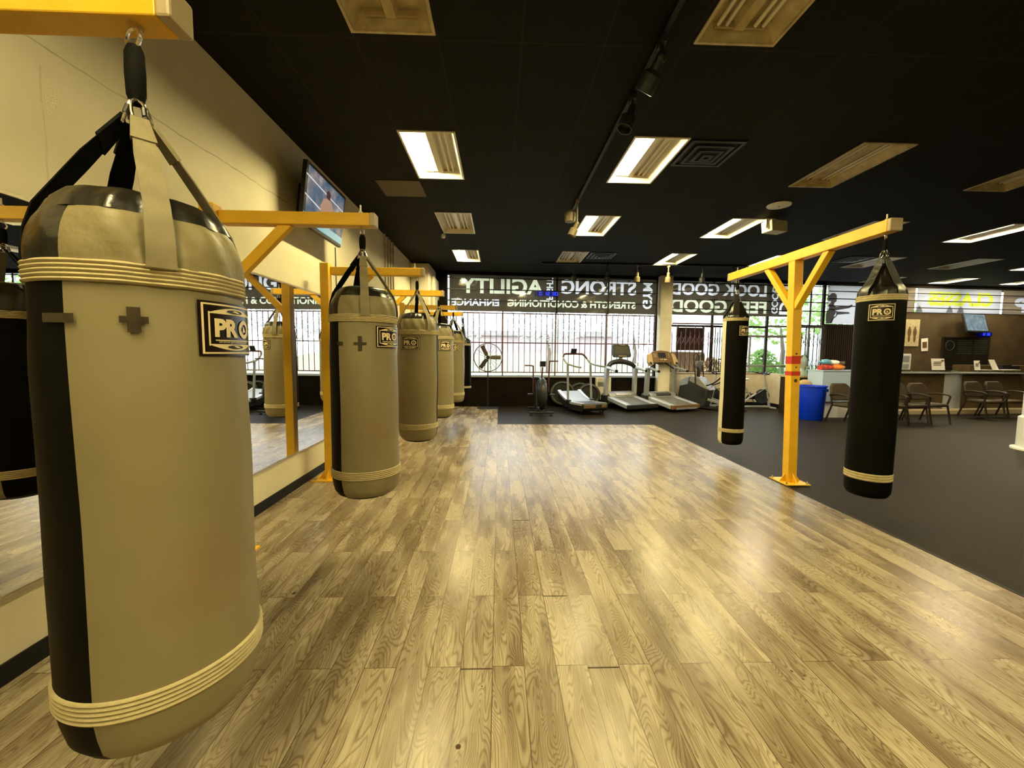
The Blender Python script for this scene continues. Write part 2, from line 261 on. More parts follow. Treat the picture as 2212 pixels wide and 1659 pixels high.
add_smudge(MT['vgrey'], (.225, -.10, .50), .20, (.30, .13, .08), .38)
for k_, v_ in dict(vblack=.05, strapb=.02, ceil=.08, rubber=.04, blackwall=.04, blackpaint=.2, base=.2, black=.3, blackm=.3, dark=.3, brown=.2, slats=.15, board=.1, lwall=.2, chairf=.2, chairw=.2, vgrey=.3, vtop=.3, tape=.2, blade=.3, frame=.2, lam=.25, poster=.2, sign_d=.1).items():
    bsdf(MT[k_]).inputs['Specular IOR Level'].default_value = v_
# ------------------------------------------------------------------ mesh helper
class MB:
    def __init__(s): s.v = []; s.f = []; s.mi = []; s.cur = 0
    def add(s, vs, fs):
        o = len(s.v); s.v += [tuple(a) for a in vs]; s.f += [tuple(i + o for i in q) for q in fs]; s.mi += [s.cur] * len(fs); return s
    def box(s, c, d, R=None, taper=1.0):
        hx, hy, hz = d[0] / 2, d[1] / 2, d[2] / 2; P = []
        for z in (-1, 1):
            t = taper if z == 1 else 1
            for a, b in ((-1, -1), (1, -1), (1, 1), (-1, 1)): P.append(Vector((a * hx * t, b * hy * t, z * hz)))
        if R is not None: P = [R @ q for q in P]
        P = [q + Vector(c) for q in P]
        return s.add(P, [(3, 2, 1, 0), (4, 5, 6, 7), (0, 1, 5, 4), (1, 2, 6, 5), (2, 3, 7, 6), (3, 0, 4, 7)])
    def bb(s, x0, x1, y0, y1, z0, z1): return s.box(((x0 + x1) / 2, (y0 + y1) / 2, (z0 + z1) / 2), (abs(x1 - x0), abs(y1 - y0), abs(z1 - z0)))
    def bar(s, a, b, w, h=None, up=(0, 0, 1)):
        a, b = Vector(a), Vector(b); h = h or w; d = b - a; ln = d.length; d.normalize(); u = Vector(up)
        if abs(d.dot(u)) > 0.99: u = Vector((0, 1, 0))
        x = u.cross(d).normalized(); z = d.cross(x).normalized(); R = Matrix((x, d, z)).transposed()
        return s.box((a + b) / 2, (w, ln, h), R)
    def tube(s, pts, rad, n=10, caps=True, sm=0):
        P = [Vector(q) for q in pts]
        if sm:
            Q = []
            for i in range(len(P) - 1):
                p0 = P[max(i - 1, 0)]; p1 = P[i]; p2 = P[i + 1]; p3 = P[min(i + 2, len(P) - 1)]
                for k in range(sm):
                    t = k / sm; Q.append(0.5 * ((2 * p1) + (p2 - p0) * t + (2 * p0 - 5 * p1 + 4 * p2 - p3) * t * t + (3 * p1 - p0 - 3 * p2 + p3) * t ** 3))
            Q.append(P[-1]); P = Q
        R = rad if isinstance(rad, (list, tuple)) else None; m = len(P)
        prev = None; vs = []
        for i, q in enumerate(P):
            d = (P[min(i + 1, m - 1)] - P[max(i - 1, 0)]).normalized()
            if prev is None: prev = d.orthogonal().normalized()
            prev = (prev - d * prev.dot(d))
            if prev.length < 1e-6: prev = d.orthogonal()
            prev.normalize(); bi = d.cross(prev)
            if R: rr = R[min(int(i / (m - 1) * (len(R) - 1) + 1e-6), len(R) - 2)]; t = i / (m - 1) * (len(R) - 1); k = min(int(t), len(R) - 2); rr = R[k] + (R[k + 1] - R[k]) * (t - k)
            else: rr = rad
            for k in range(n):
                a = 2 * PI * k / n; vs.append(q + prev * (math.cos(a) * rr) + bi * (math.sin(a) * rr))
        fs = []
        for i in range(m - 1):
            for k in range(n): k2 = (k + 1) % n; fs.append((i * n + k, i * n + k2, (i + 1) * n + k2, (i + 1) * n + k))
        if caps: fs.append(tuple(range(n - 1, -1, -1))); fs.append(tuple((m - 1) * n + k for k in range(n)))
        return s.add(vs, fs)
    def ring(s, c, rad, tr, axis=(0, 1, 0), n=32, k=6, sx=1.0):
        ax = Vector(axis).normalized(); u = ax.orthogonal().normalized(); v = ax.cross(u); vs = []; fs = []
        for i in range(n):
            a = 2 * PI * i / n; d = u * math.cos(a) + v * math.sin(a)
            for j in range(k):
                b = 2 * PI * j / k; vs.append(Vector(c) + d * (rad + tr * math.cos(b)) + ax * (tr * math.sin(b) * sx))
        for i in range(n):
            for j in range(k): i2 = (i + 1) % n; j2 = (j + 1) % k; fs.append((i * k + j, i2 * k + j, i2 * k + j2, i * k + j2))
        return s.add(vs, fs)
    def lathe(s, prof, c=(0, 0, 0), n=32, a0=0.0, a1=2 * PI, fn=None, axis=None):
        full = abs(a1 - a0 - 2 * PI) < 1e-6; m = n if full else n + 1; vs = []; fs = []
        R = None
        if axis is not None:
            R = Vector((0, 0, 1)).rotation_difference(Vector(axis)).to_matrix()
        for i, (rr, z) in enumerate(prof):
            for k in range(m):
                a = a0 + (a1 - a0) * k / n; q = rr
                if fn: q = rr + fn(a, z, rr)
                pnt = Vector((q * math.cos(a), q * math.sin(a), z))
                if R is not None: pnt = R @ pnt
                vs.append(pnt + Vector(c))
        for i in range(len(prof) - 1):
            for k in range(n):
                k2 = (k + 1) % m; fs.append((i * m + k, i * m + k2, (i + 1) * m + k2, (i + 1) * m + k))
        return s.add(vs, fs)
    def ball(s, c, rx, ry=None, rz=None, n=16, m=10, fn=None, R=None):
        ry = ry or rx; rz = rz or rx; vs = []; fs = []
        for i in range(m + 1):
            t = PI * i / m
            for k in range(n):
                a = 2 * PI * k / n; d = Vector((math.sin(t) * math.cos(a), math.sin(t) * math.sin(a), math.cos(t))); q = 1 + (fn(d) if fn else 0)
                pnt = Vector((d.x * rx * q, d.y * ry * q, d.z * rz * q))
                if R is not None: pnt = R @ pnt
                vs.append(pnt + Vector(c))
        for i in range(m):
            for k in range(n): k2 = (k + 1) % n; fs.append((i * n + k, (i + 1) * n + k, (i + 1) * n + k2, i * n + k2))
        return s.add(vs, fs)
    def prism(s, pts2, f, a, b):
        """extrude a 2-D outline: f(u,v,t) maps to 3-D, t from a to b"""
        n = len(pts2); vs = [f(u, v, a) for u, v in pts2] + [f(u, v, b) for u, v in pts2]
        fs = [tuple(range(n - 1, -1, -1)), tuple(range(n, 2 * n))] + [(i, (i + 1) % n, n + (i + 1) % n, n + i) for i in range(n)]
        return s.add(vs, fs)
    def ribbon(s, pts, w, t, side):
        """flat strap along pts, width along side"""
        P = [Vector(q) for q in pts]; m = len(P); vs = []
        SD = side if isinstance(side, list) else [side] * m
        for i, q in enumerate(P):
            sd = Vector(SD[i]).normalized()
            d = (P[min(i + 1, m - 1)] - P[max(i - 1, 0)]).normalized(); nrm = d.cross(sd).normalized()
            ww = w[i] if isinstance(w, (list, tuple)) else w
            for a, b in ((-1, -1), (1, -1), (1, 1), (-1, 1)): vs.append(q + sd * (a * ww / 2) + nrm * (b * t / 2))
        fs = []
        for i in range(m - 1):
            for k in range(4): k2 = (k + 1) % 4; fs.append((i * 4 + k, i * 4 + k2, (i + 1) * 4 + k2, (i + 1) * 4 + k))
        fs += [(3, 2, 1, 0), tuple((m - 1) * 4 + k for k in range(4))]
        return s.add(vs, fs)

def obj(name, mb, m, parent=None, smooth=35, bevel=0.0, bseg=2):
    me = bpy.data.meshes.new(name); me.from_pydata(mb.v, [], mb.f)
    ms = m if isinstance(m, (list, tuple)) else [m]
    for q in ms: me.materials.append(MT[q] if isinstance(q, str) else q)
    if len(ms) > 1: me.polygons.foreach_set('material_index', mb.mi)
    me.validate(); me.update()
    if smooth: me.shade_smooth(); me.set_sharp_from_angle(angle=math.radians(smooth))
    o = bpy.data.objects.new(name, me); COL.objects.link(o)
    if parent is not None: o.parent = parent
    if bevel:
        b = o.modifiers.new('bevel', 'BEVEL'); b.width = bevel; b.segments = bseg; b.limit_method = 'ANGLE'; b.angle_limit = math.radians(40)
    return o
def tag(o, label, cat, group=None):
    o['label'] = label; o['category'] = cat
    if group: o['group'] = group
    return o
def thing(name, label, cat, loc=(0, 0, 0), rz=0.0, group=None):
    o = bpy.data.objects.new(name, None); COL.objects.link(o); o.empty_display_size = 0.1
    o.location = loc; o.rotation_euler = (0, 0, rz); return tag(o, label, cat, group)
def struct(name, mb, m, parent=None, **k):
    o = obj(name, mb, m, parent, **k); o['kind'] = 'structure'; return o
def kids(o): return [c for c in ALLKIDS.get(o.name, [])]
def dup(root, loc, rz, label, group=None, skip=()):
    rr = root.copy(); COL.objects.link(rr); rr.location = loc; rr.rotation_euler = (0, 0, rz); rr['label'] = label
    if group: rr['group'] = group
    def rec(src, dst):
        for ch in src.children:
            if ch.name.split('.')[0] in skip: continue
            c = ch.copy(); COL.objects.link(c); c.parent = dst; rec(ch, c)
    rec(root, rr)
    return rr

# ------------------------------------------------------------------ text
def text_splines(s, bold=0.0):
    cu = bpy.data.curves.new('t', 'FONT'); cu.body = s; cu.size = 1; cu.offset = bold; cu.resolution_u = 4
    o = bpy.data.objects.new('t', cu); COL.objects.link(o)
    bpy.context.view_layer.update()
    dg = bpy.context.evaluated_depsgraph_get()
    me = bpy.data.meshes.new_from_object(o.evaluated_get(dg))
    vs = [(v.co.x, v.co.y) for v in me.vertices]; fs = [tuple(q.vertices) for q in me.polygons]
    bpy.data.objects.remove(o); bpy.data.curves.remove(cu); bpy.data.meshes.remove(me)
    x0 = min(a for a, b in vs); x1 = max(a for a, b in vs); y0 = min(b for a, b in vs); y1 = max(b for a, b in vs)
    return [((a - x0) / (x1 - x0), (b - y0) / (y1 - y0)) for a, b in vs], fs
def text_obj(name, s, f, m, parent, bold=0.03, sub=0):
    """f maps (u,v) in the unit box of the word to 3-D"""
    vs, fs = text_splines(s, bold)
    mb = MB(); mb.add([f(u, v) for u, v in vs], fs)
    return obj(name, mb, m, parent, smooth=0)

# ------------------------------------------------------------------ far wall frame
SL = 0.0705; W0 = 11.95
def W(x, z, off=0.0): return Vector((x, W0 + SL * x + off, z))
def wbox(mb, x0, x1, z0, z1, o0, o1):
    P = [W(x0, z0, o0), W(x1, z0, o0), W(x1, z0, o1), W(x0, z0, o1), W(x0, z1, o0), W(x1, z1, o0), W(x1, z1, o1), W(x0, z1, o1)]
    mb.add(P, [(3, 2, 1, 0), (4, 5, 6, 7), (0, 1, 5, 4), (1, 2, 6, 5), (2, 3, 7, 6), (3, 0, 4, 7)]); return mb

# ================================================================== SETTING
XL = -2.28; XR = 23.0; YB = -6.0; MX = 3.41; MY = 8.83
b = MB(); b.bb(XL - .2, XR, YB, 14.2, -0.12, -0.012); struct('floor', b, 'rubber', smooth=0)
b = MB()
b.add([(XL, YB, 0), (MX, YB, 0), (MX, MY, 0), (-0.03, MY, 0), (-0.03, 11.75, 0), (XL, 11.75, 0)], [(0, 1, 2, 3, 4, 5)])
b.add([(MX, YB, 0), (MX, MY, 0), (MX, MY, -.012), (MX, YB, -.012)], [(0, 1, 2, 3)]); b.add([(MX, MY, 0), (-.03, MY, 0), (-.03, MY, -.012), (MX, MY, -.012)], [(0, 1, 2, 3)])
b.add([(-.03, MY, 0), (-.03, 11.75, 0), (-.03, 11.75, -.012), (-.03, MY, -.012)], [(0, 1, 2, 3)])
struct('floor_wood', b, 'wood', smooth=0)
b = MB(); b.bb(MX, MX + .022, YB, MY, -.012, .004); b.bb(-.03, MX + .022, MY, MY + .02, -.012, .003); b.bb(-.03, -.012, MY, 11.75, -.012, .003)
struct('trim_1', b, 'blackpaint', smooth=0)
# gaps and spots on the planks
b = MB()
for x0, y0 in ((-0.18, 1.905), (0.136, 3.692), (0.29, 2.503), (0.45, 1.902)): b.bb(x0, x0 + .155, y0 - .004, y0 + .004, 0.0005, 0.0012)
struct('trim_2', b, 'rust', smooth=0)
for x0, y0, r0 in ((-.151, 1.508, .011), (-1.304, 2.559, .013), (-.07, 1.80, .004), (1.45, 1.86, .007), (1.49, 1.83, .006), (1.47, 1.81, .005), (2.36, 4.9, .012)):
    b = MB(); b.lathe([(0, 0), (r0, 0), (r0, -.0008)], (0, 0, 0), n=12); o = obj('floor_spot', b, 'rust', smooth=0); o.location = (x0, y0, .001)
    tag(o, 'small dark round spot of dirt on the wood planks', 'dirt mark', 'dark spots on the wood floor')
# ceiling with openings for the troffers
CX = [-1.08, 1.42, 3.92, 6.39, 8.85, 11.2, 13.4, 15.75]; FW, FL = 0.605, 1.17
RY = dict(Z=-3.0, Y=-0.5, A=2.0, B=4.48, C=6.97, D=9.42, E=11.70)
spots = [  # (col,row,state)
 (0, 'Z', 'on'), (1, 'Z', 'off'), (2, 'Z', 'on'), (0, 'Y', 'on'), (1, 'Y', 'on'), (2, 'Y', 'off'), (3, 'Y', 'on'),  # rows Z and Y are unseen, added to light the foreground
 (0, 'A', 'bare'), (1, 'A', 'off'), (0, 'B', 'on'), (1, 'B', 'on'), (2, 'B', 'off'), (3, 'B', 'off'), (4, 'B', 'cool'), (3, 'A', 'on'),
 (0, 'C', 'off'), (1, 'C', 'on'), (2, 'C', 'on'), (3, 'C', 'off'), (4, 'C', 'cool'), (5, 'C', 'off'),
 (0, 'D', 'on'), (1, 'D', 'off'), (2, 'D', 'on'), (3, 'D', 'cool'), (4, 'D', 'off'), (5, 'D', 'off'), (6, 'D', 'cool'),
 (5, 'E', 'off'), (6, 'E', 'cool'), (7, 'E', 'cool')]
def fy(row, col):
    y0 = RY[row]; return y0
holes = [(CX[c], CX[c] + FW, RY[rw], RY[rw] + (FL if rw != 'E' else 0.95)) for c, rw, s in spots]
xs = sorted({XL - .2, XR} | {round(h[i], 4) for h in holes for i in (0, 1)}); ys = sorted({YB, 14.2, 12.2, 12.45, 13.2} | {round(h[i], 4) for h in holes for i in (2, 3)})
b = MB()
for i in range(len(xs) - 1):
    for j in range(len(ys) - 1):
        cx_, cy_ = (xs[i] + xs[i + 1]) / 2, (ys[j] + ys[j + 1]) / 2
        if cy_ > W0 + SL * cx_ + .45: continue
        if any(h[0] < cx_ < h[1] and h[2] < cy_ < h[3] for h in holes): continue
        b.add([(xs[i], ys[j], CEIL), (xs[i], ys[j + 1], CEIL), (xs[i + 1], ys[j + 1], CEIL), (xs[i + 1], ys[j], CEIL)], [(0, 1, 2, 3)])
b.bb(XL - .2, XR, YB, 12.0, CEIL + .2, CEIL + .25); b.bb(9, XR, 12.0, 12.9, CEIL + .2, CEIL + .25)
struct('ceiling', b, 'ceil', smooth=0)
b = MB(); b.bb(XL - .15, XL, YB, 11.95, -.1, CEIL + .2); struct('wall_left', b, 'lwall', smooth=0)
b = MB(); b.bb(XL - .2, XR, YB - .15, YB, -.1, CEIL + .2); struct('wall_back', b, 'lwall', smooth=0)
b = MB(); b.bb(XR, XR + .15, YB, 14.5, -.1, CEIL + .2); struct('wall_right', b, 'brown', smooth=0)
b = MB(); b.bb(XL, XL + .012, YB, 10.7, -.01, .10); struct('baseboard_left', b, 'base', smooth=0)
# far wall pieces
def wobj(name, rects, m, o0=0.0, o1=0.22, **k):
    q = MB()
    for x0, x1, z0, z1 in rects: wbox(q, x0, x1, z0, z1, o0, o1)
    return struct(name, q, m, smooth=0, **k)
wobj('wall_far_black', [(-2.4, -1.5, -.1, 4.05), (-1.5, 4.72, -.1, 0.86), (-1.5, 10.2, 3.76, 4.05), (4.72, 5.12, -.1, 4.05)], 'blackwall')
wobj('wall_far_stucco', [(5.12, 8.35, -.1, 1.0)], 'stucco')
wobj('wall_far_brown', [(10.25, 12.2, -.1, 2.52), (12.2, 23.2, -.1, 2.95), (10.2, 23.2, 3.78, 4.05), (19.3, 23.2, 2.9, 3.8)], 'brown')
b = MB()   # low stucco return that comes into the room beside the entry, and the continuation under the last panes
b.add([(8.3, 11.55, -.02), (8.42, 11.55, -.02), (8.42, 12.6, -.02), (8.3, 12.6, -.02), (8.3, 11.55, 1.0), (8.42, 11.55, 1.0), (8.42, 12.6, 1.0), (8.3, 12.6, 1.0)],
      [(3, 2, 1, 0), (4, 5, 6, 7), (0, 1, 5, 4), (1, 2, 6, 5), (2, 3, 7, 6), (3, 0, 4, 7)])
wbox(b, 8.3, 10.25, -.1, 0.6, 0, .22); struct('wall_entry', b, 'stucco', smooth=0)
b = MB(); b.bb(8.28, 8.3, 11.53, 12.5, -.01, .1); struct('baseboard_entry', b, 'base', smooth=0)
b = MB(); wbox(b, 5.12, 8.3, -.012, .09, -.012, 0); struct('baseboard_far', b, 'base', smooth=0)
b = MB()   # cream chase in the far left corner
b.bb(XL, -1.80, 10.7, 12.0, -.01, CEIL - .04); b.bb(-1.80, -1.72, 11.05, 11.95, -.01, CEIL - .3); struct('wall_chase', b, 'column', smooth=35, bevel=0.02)
b = MB(); wbox(b, 4.74, 5.1, -.012, CEIL, -.24, .02); struct('wall_column', b, 'column', smooth=0)
# windows
def window(idx, x0, x1, z0, z1, mull, frame='frame', trans=()):
    f = MB(); t = 0.05
    wbox(f, x0 - .03, x0 + t - .03, z0, z1, .05, .12); wbox(f, x1 - t + .03, x1 + .03, z0, z1, .05, .12)
    wbox(f, x0, x1, z1 - .03, z1, .05, .12); wbox(f, x0, x1, z0, z0 + .03, .05, .12)
    root = struct('window_%d' % idx, f, frame, smooth=0)
    for q in mull:
        mw = .018 if idx == 1 else .03
        g = MB(); wbox(g, q - mw, q + mw, z0, z1, .05, .12); obj('mullion', g, 'pale_mullion' if idx == 1 else frame, root, smooth=0)
    for zz in trans:
        g = MB(); wbox(g, x0, x1, zz - .03, zz + .03, .05, .12); obj('transom', g, frame, root, smooth=0)
    xs_ = [x0] + list(mull) + [x1]
    for i in range(len(xs_) - 1):
        g = MB(); wbox(g, xs_[i] + .01, xs_[i + 1] - .01, z0 + .02, z1 - .02, .08, .09); obj('pane', g, 'glass', root, smooth=0)
    return root
w1 = window(1, -1.5, 4.72, 0.86, 3.78, (0.1, 1.66, 3.19))
g = MB(); wbox(g, -1.5, 4.72, .84, .875, -.05, .1); obj('window_sill', g, 'lgrey', w1, smooth=0)
w2 = window(2, 5.12, 8.32, 1.0, 3.78, (6.53, 7.47), trans=(2.42,))
g = MB(); wbox(g, 5.12, 8.35, .985, 1.01, -.04, .1); obj('window_sill', g, 'wallw', w2, smooth=0)
w3 = window(3, 8.35, 10.2, 0.6, 3.78, (9.75,), 'alu', trans=(2.45,))
window(4, 10.2, 12.2, 2.52, 3.78, (10.22,)); window(5, 12.2, 19.3, 2.95, 3.78, (13.32, 14.92, 16.46, 17.9))
# aluminium door frame bars seen through window 2
dr = MB(); wbox(dr, 6.95, 9.1, 2.10, 2.17, .06, .13); wbox(dr, 7.66, 7.71, 1.0, 2.1, .06, .13); wbox(dr, 7.78, 7.83, 1.0, 2.1, .06, .13); wbox(dr, 6.9, 6.96, 1.0, 3.75, .06, .13)
d1 = struct('door_1', dr, 'alu', smooth=0)
g = MB(); wbox(g, 6.98, 9.05, 1.18, 1.24, .05, .12); obj('push_bar', g, 'alu', d1, smooth=0)

# ------------------------------------------------------------------ banners on the windows
def film_sheet(name, x0, x1, z0, z1, off, m, label, seams=()):
    q = MB(); q.add([W(x0, z0, off), W(x1, z0, off), W(x1, z1, off), W(x0, z1, off)], [(0, 1, 2, 3)])
    o = obj(name, q, m, smooth=0); tag(o, label, 'banner'); return o
def band_letters(parent, s, x0, x1, z0, z1, m, off, bold=.035):
    # written to be read from the street: mirrored from inside
    text_obj('lettering', s, lambda u, v: W(x1 - (x1 - x0) * u, z0 + (z1 - z0) * v, off), m, parent, bold)
def side_letters(parent, s, x0, x1, z0, z1, m, off, bold=.035):
    # runs upward, tops of the letters to the right seen from inside
    text_obj('lettering', s, lambda u, v: W(x0 + (x1 - x0) * v, z0 + (z1 - z0) * u, off), m, parent, bold)

def cut_film(name, x0, x1, z0, z1, off, words, m_film, label):
    """one flat film with the words cut out of it"""
    V = [Vector((x0, z0)), Vector((x1, z0)), Vector((x1, z1)), Vector((x0, z1))]; E_ = [(0, 1), (1, 2), (2, 3), (3, 0)]; tris = []
    for (s_, bold), fx in words:
        vs, fs = text_splines(s_, bold); o0 = len(V); P = [Vector(fx(u, v)) for u, v in vs]; V += P; cnt = {}
        for f in fs:
            for i in range(len(f)):
                e = tuple(sorted((f[i], f[(i + 1) % len(f)]))); cnt[e] = cnt.get(e, 0) + 1
            for i in range(1, len(f) - 1): tris.append((P[f[0]], P[f[i]], P[f[i + 1]]))
        E_ += [(o0 + i, o0 + j) for (i, j), n in cnt.items() if n == 1]
    from mathutils.geometry import delaunay_2d_cdt
    r_ = delaunay_2d_cdt(V, E_, [], 0, 1e-5)
    def side(p, a, b): return (b.x - a.x) * (p.y - a.y) - (b.y - a.y) * (p.x - a.x)
    boxes = [(min(q.x for q in t), max(q.x for q in t), min(q.y for q in t), max(q.y for q in t), t) for t in tris]
    keep = []
    for f in r_[2]:
        c = (r_[0][f[0]] + r_[0][f[1]] + r_[0][f[2]]) / 3; inside = False
        for bx0, bx1, by0, by1, t in boxes:
            if bx0 <= c.x <= bx1 and by0 <= c.y <= by1:
                a, b_, d = side(c, t[0], t[1]), side(c, t[1], t[2]), side(c, t[2], t[0])
                if (a >= 0 and b_ >= 0 and d >= 0) or (a <= 0 and b_ <= 0 and d <= 0): inside = True; break
        if not inside: keep.append(tuple(f))
    mb = MB(); mb.add([W(v.x, v.y, off) for v in r_[0]], keep)
    root = obj(name, mb, m_film, smooth=0); tag(root, label, 'banner'); return root
def bword(s, x0, x1, z0, z1, bold=.03): return ((s, bold), lambda u, v: (x1 - (x1 - x0) * u, z0 + (z1 - z0) * v))
def sword(s, x0, x1, z0, z1, bold=.03): return ((s, bold), lambda u, v: (x0 + (x1 - x0) * v, z0 + (z1 - z0) * u))
FO = -0.02
wordsA = [(bword('AGILITY', -1.13, 1.27, 3.235, 3.69), 'letter_y'), (bword('ENHANCE', -1.37, -0.01, 2.885, 3.08), 'letter'),
          (sword('FIGHT', 1.36, 1.56, 3.10, 3.735), 'letter')]
wordsB = [(bword('STRONG', 1.80, 4.05, 3.28, 3.70), 'letter'), (sword('GYM', 4.26, 4.56, 2.89, 3.69), 'letter')]
wordsC = [(bword('LOOK GOOD', 5.09, 8.2, 3.335, 3.71), 'letter'), (bword('FEEL GOOD', 5.12, 8.22, 2.82, 3.22), 'letter_y'),
          (sword('GOOD', 8.38, 8.6, 2.83, 3.68), 'letter'), (sword('DO', 8.64, 9.02, 2.81, 3.68), 'letter')]
wordsA2 = [(bword('STRENGTH & CONDITIONING', .23, 4.05, 2.885, 3.085), 'letter_y')]
def banner(name, x0, x1, z0, z1, words, label):
    root = cut_film(name, x0, x1, z0, z1, FO, [w_[0] for w_ in words], 'film', label)
    for (wd, fx), m_ in words:
        vs, fs = text_splines(wd[0], wd[1]); q = MB(); q.add([W(*fx(u, v), FO) for u, v in vs], fs); obj('lettering', q, m_, root, smooth=0)
    return root
banner('window_banner', -1.42, 4.72, 2.735, 3.75, wordsA + wordsB + wordsA2, 'dark banner over wide barred window with AGILITY and STRONG in pale reversed capitals')
banner('window_banner', 5.12, 9.1, 2.74, 3.73, wordsC, 'dark banner beside cream column with LOOK GOOD FEEL GOOD in pale reversed capitals')
# bright seam and glow strip: a reflective blind rail below the first banner
# white frosted film with boxer print
fr = film_sheet('window_film', 10.24, 12.18, 2.56, 3.74, FO, 'frost', 'frosted film with grey picture of a ponytailed boxer, behind the near black bag')
def wpoly(name, pts, m, parent, off):
    q = MB(); q.add([W(a, c, off) for a, c in pts], [tuple(range(len(pts)))]); return obj(name, q, m, parent, smooth=0)
wpoly('boxer_print', [(10.2, 2.58), (10.38, 2.58), (10.42, 2.7), (10.5, 2.78), (10.56, 2.8), (10.57, 2.9), (10.5, 3.0), (10.52, 3.08), (10.75, 3.1), (11.0, 3.13), (11.1, 3.17), (11.12, 3.11), (11.0, 3.05), (10.7, 3.0), (10.52, 2.97), (10.62, 2.94), (11.0, 2.93), (11.05, 2.88), (10.62, 2.84), (10.58, 2.78), (10.5, 2.72), (10.44, 2.58), (10.3, 2.56)][::-1], 'sil', fr, FO - .004)
wpoly('boxer_print', [(10.32, 3.0), (10.3, 3.16), (10.36, 3.2), (10.36, 3.26), (10.27, 3.26), (10.22, 3.33), (10.25, 3.42), (10.31, 3.44), (10.37, 3.5), (10.47, 3.51), (10.55, 3.45), (10.56, 3.36), (10.55, 3.25), (10.48, 3.2), (10.48, 3.12), (10.54, 3.08), (10.52, 2.96)][::-1], 'sil', fr, FO - .004)
wpoly('boxer_print', [(10.23, 2.58), (10.22, 2.85), (10.3, 3.02), (10.5, 3.02), (10.56, 2.9), (10.5, 2.8), (10.44, 2.58)][::-1], 'sil', fr, FO - .005)
film_sheet('window_film', 12.22, 13.29, 2.97, 3.74, FO, 'frost_b', 'beige window film next to the near black bag, left of the CLASSES film')
wc = bword('CLASSES', 13.76, 16.14, 3.19, 3.64, .05)
fc = cut_film('window_film', 13.36, 16.42, 2.97, 3.74, FO, [wc], 'frost', 'pale window film with CLASSES in yellow reversed capitals above the brown wall'); fc['category'] = 'banner'
vs_, fs_ = text_splines(wc[0][0], wc[0][1]); q = MB(); q.add([W(*wc[1](u, v), FO) for u, v in vs_], fs_); obj('lettering', q, 'yletter', fc, smooth=0)
for px_ in (13.45, 14.55, 14.95):
    wpoly('print_figure', [(px_ - .12, 2.98), (px_ + .14, 2.98), (px_ + .08, 3.12), (px_, 3.2), (px_ - .06, 3.1)], 'sil2', fc, FO - .005)
wc = bword('P', 16.95, 17.4, 3.03, 3.5, .05)
fd = cut_film('window_film', 16.5, 19.2, 2.97, 3.74, FO, [wc], 'frost_b', 'brown window film at right edge with a white reversed letter')
vs_, fs_ = text_splines(wc[0][0], wc[0][1]); q = MB(); q.add([W(*wc[1](u, v), FO) for u, v in vs_], fs_); obj('lettering', q, 'letter', fd, smooth=0)

# ------------------------------------------------------------------ window bars and scissor gate
def bars(name, x0, x1, label, vz=None, hz=(), hz_top=(), sp=.163, off=-.1):
    t = thing(name, label, 'window bars', W((x0 + x1) / 2, 0, off))
    inv = Matrix.Translation(-t.location)
    def put(nm, q, m): q.v = [tuple(inv @ Vector(a)) for a in q.v]; obj(nm, q, m, t, smooth=0)
    for zz in list(hz) + list(hz_top):
        q = MB(); wbox(q, x0, x1, zz - .014, zz + .014, off - .01, off + .01); put('cross_bar', q, 'maroon' if zz < 2.8 else 'blackm')
    if vz:
        for xx, mm_ in ((1.66, .022), (3.19, .022), (4.66, .012)): q = MB(); wbox(q, xx - mm_, xx + mm_, 2.70, 3.77, off - .012, off + .012); put('frame_post', q, 'frame')
        x = x0 + sp * .5; q = MB(); n = 0
        while x < x1:
            q = MB(); wbox(q, x - .009, x + .009, vz[0], vz[1], off + .001, off + .013); put('vertical_bar', q, 'maroon'); x += sp; n += 1
    return t
bars('window_bars', -1.47, 4.68, 'maroon security bars across the wide window behind the treadmills', (.99, 2.69), (.99, 1.84, 2.68), (3.02, 3.34, 3.66))
bars('window_bars', 5.12, 10.2, 'thin black bars across the LOOK GOOD banner', None, (), (2.92, 3.19, 3.43, 3.68))
bars('window_bars', 10.22, 19.2, 'thin black bars across the frosted films over the brown wall', None, (), (3.1, 3.32, 3.55))
# wall brackets for the bars
def gate(x0, x1, n, z0, z1, label, m='maroon', off=-.06):
    t = thing('scissor_gate', label, 'gate', W((x0 + x1) / 2, z0, off)); inv = Matrix.Translation(-t.location)
    def put(nm, q, mm): q.v = [tuple(inv @ Vector(a)) for a in q.v]; obj(nm, q, mm, t, smooth=0)
    q = MB(); wbox(q, x0, x1, z1, z1 + .04, off - .02, off + .02); put('top_track', q, m)
    st = (x1 - x0) / n
    for i in range(n + 1):
        x = x0 + st * i; q = MB(); wbox(q, x - .011, x + .011, z0, z1 - (.02 if i % 2 else .22), off - .008, off + .008); put('upright', q, m)
    for zc in (z0 + .28, z1 - .48):
        q = MB()
        for i in range(n):
            xa, xb = x0 + st * i, x0 + st * (i + 1)
            h = min(.2, st * 1.1)
            s_ = 1 if i % 2 else -1
            q.bar(W(xa, zc - h * s_, off - .012), W(xb, zc + h * s_, off - .012), .014, .006); q.bar(W(xa, zc + h * s_, off - .016), W(xb, zc - h * s_, off - .016), .014, .006)
        put('lattice', q, m)
    return t
gate(5.2, 6.5, 9, 1.02, 2.46, 'maroon folding scissor gate drawn across window right of cream column')
gate(6.5, 6.8, 4, 1.02, 2.46, 'bunched end of a folding gate beside the narrow black bag', 'blackm')
gate(9.15, 10.1, 7, 1.02, 2.46, 'dark folding scissor gate behind the glass display case', 'blackm')

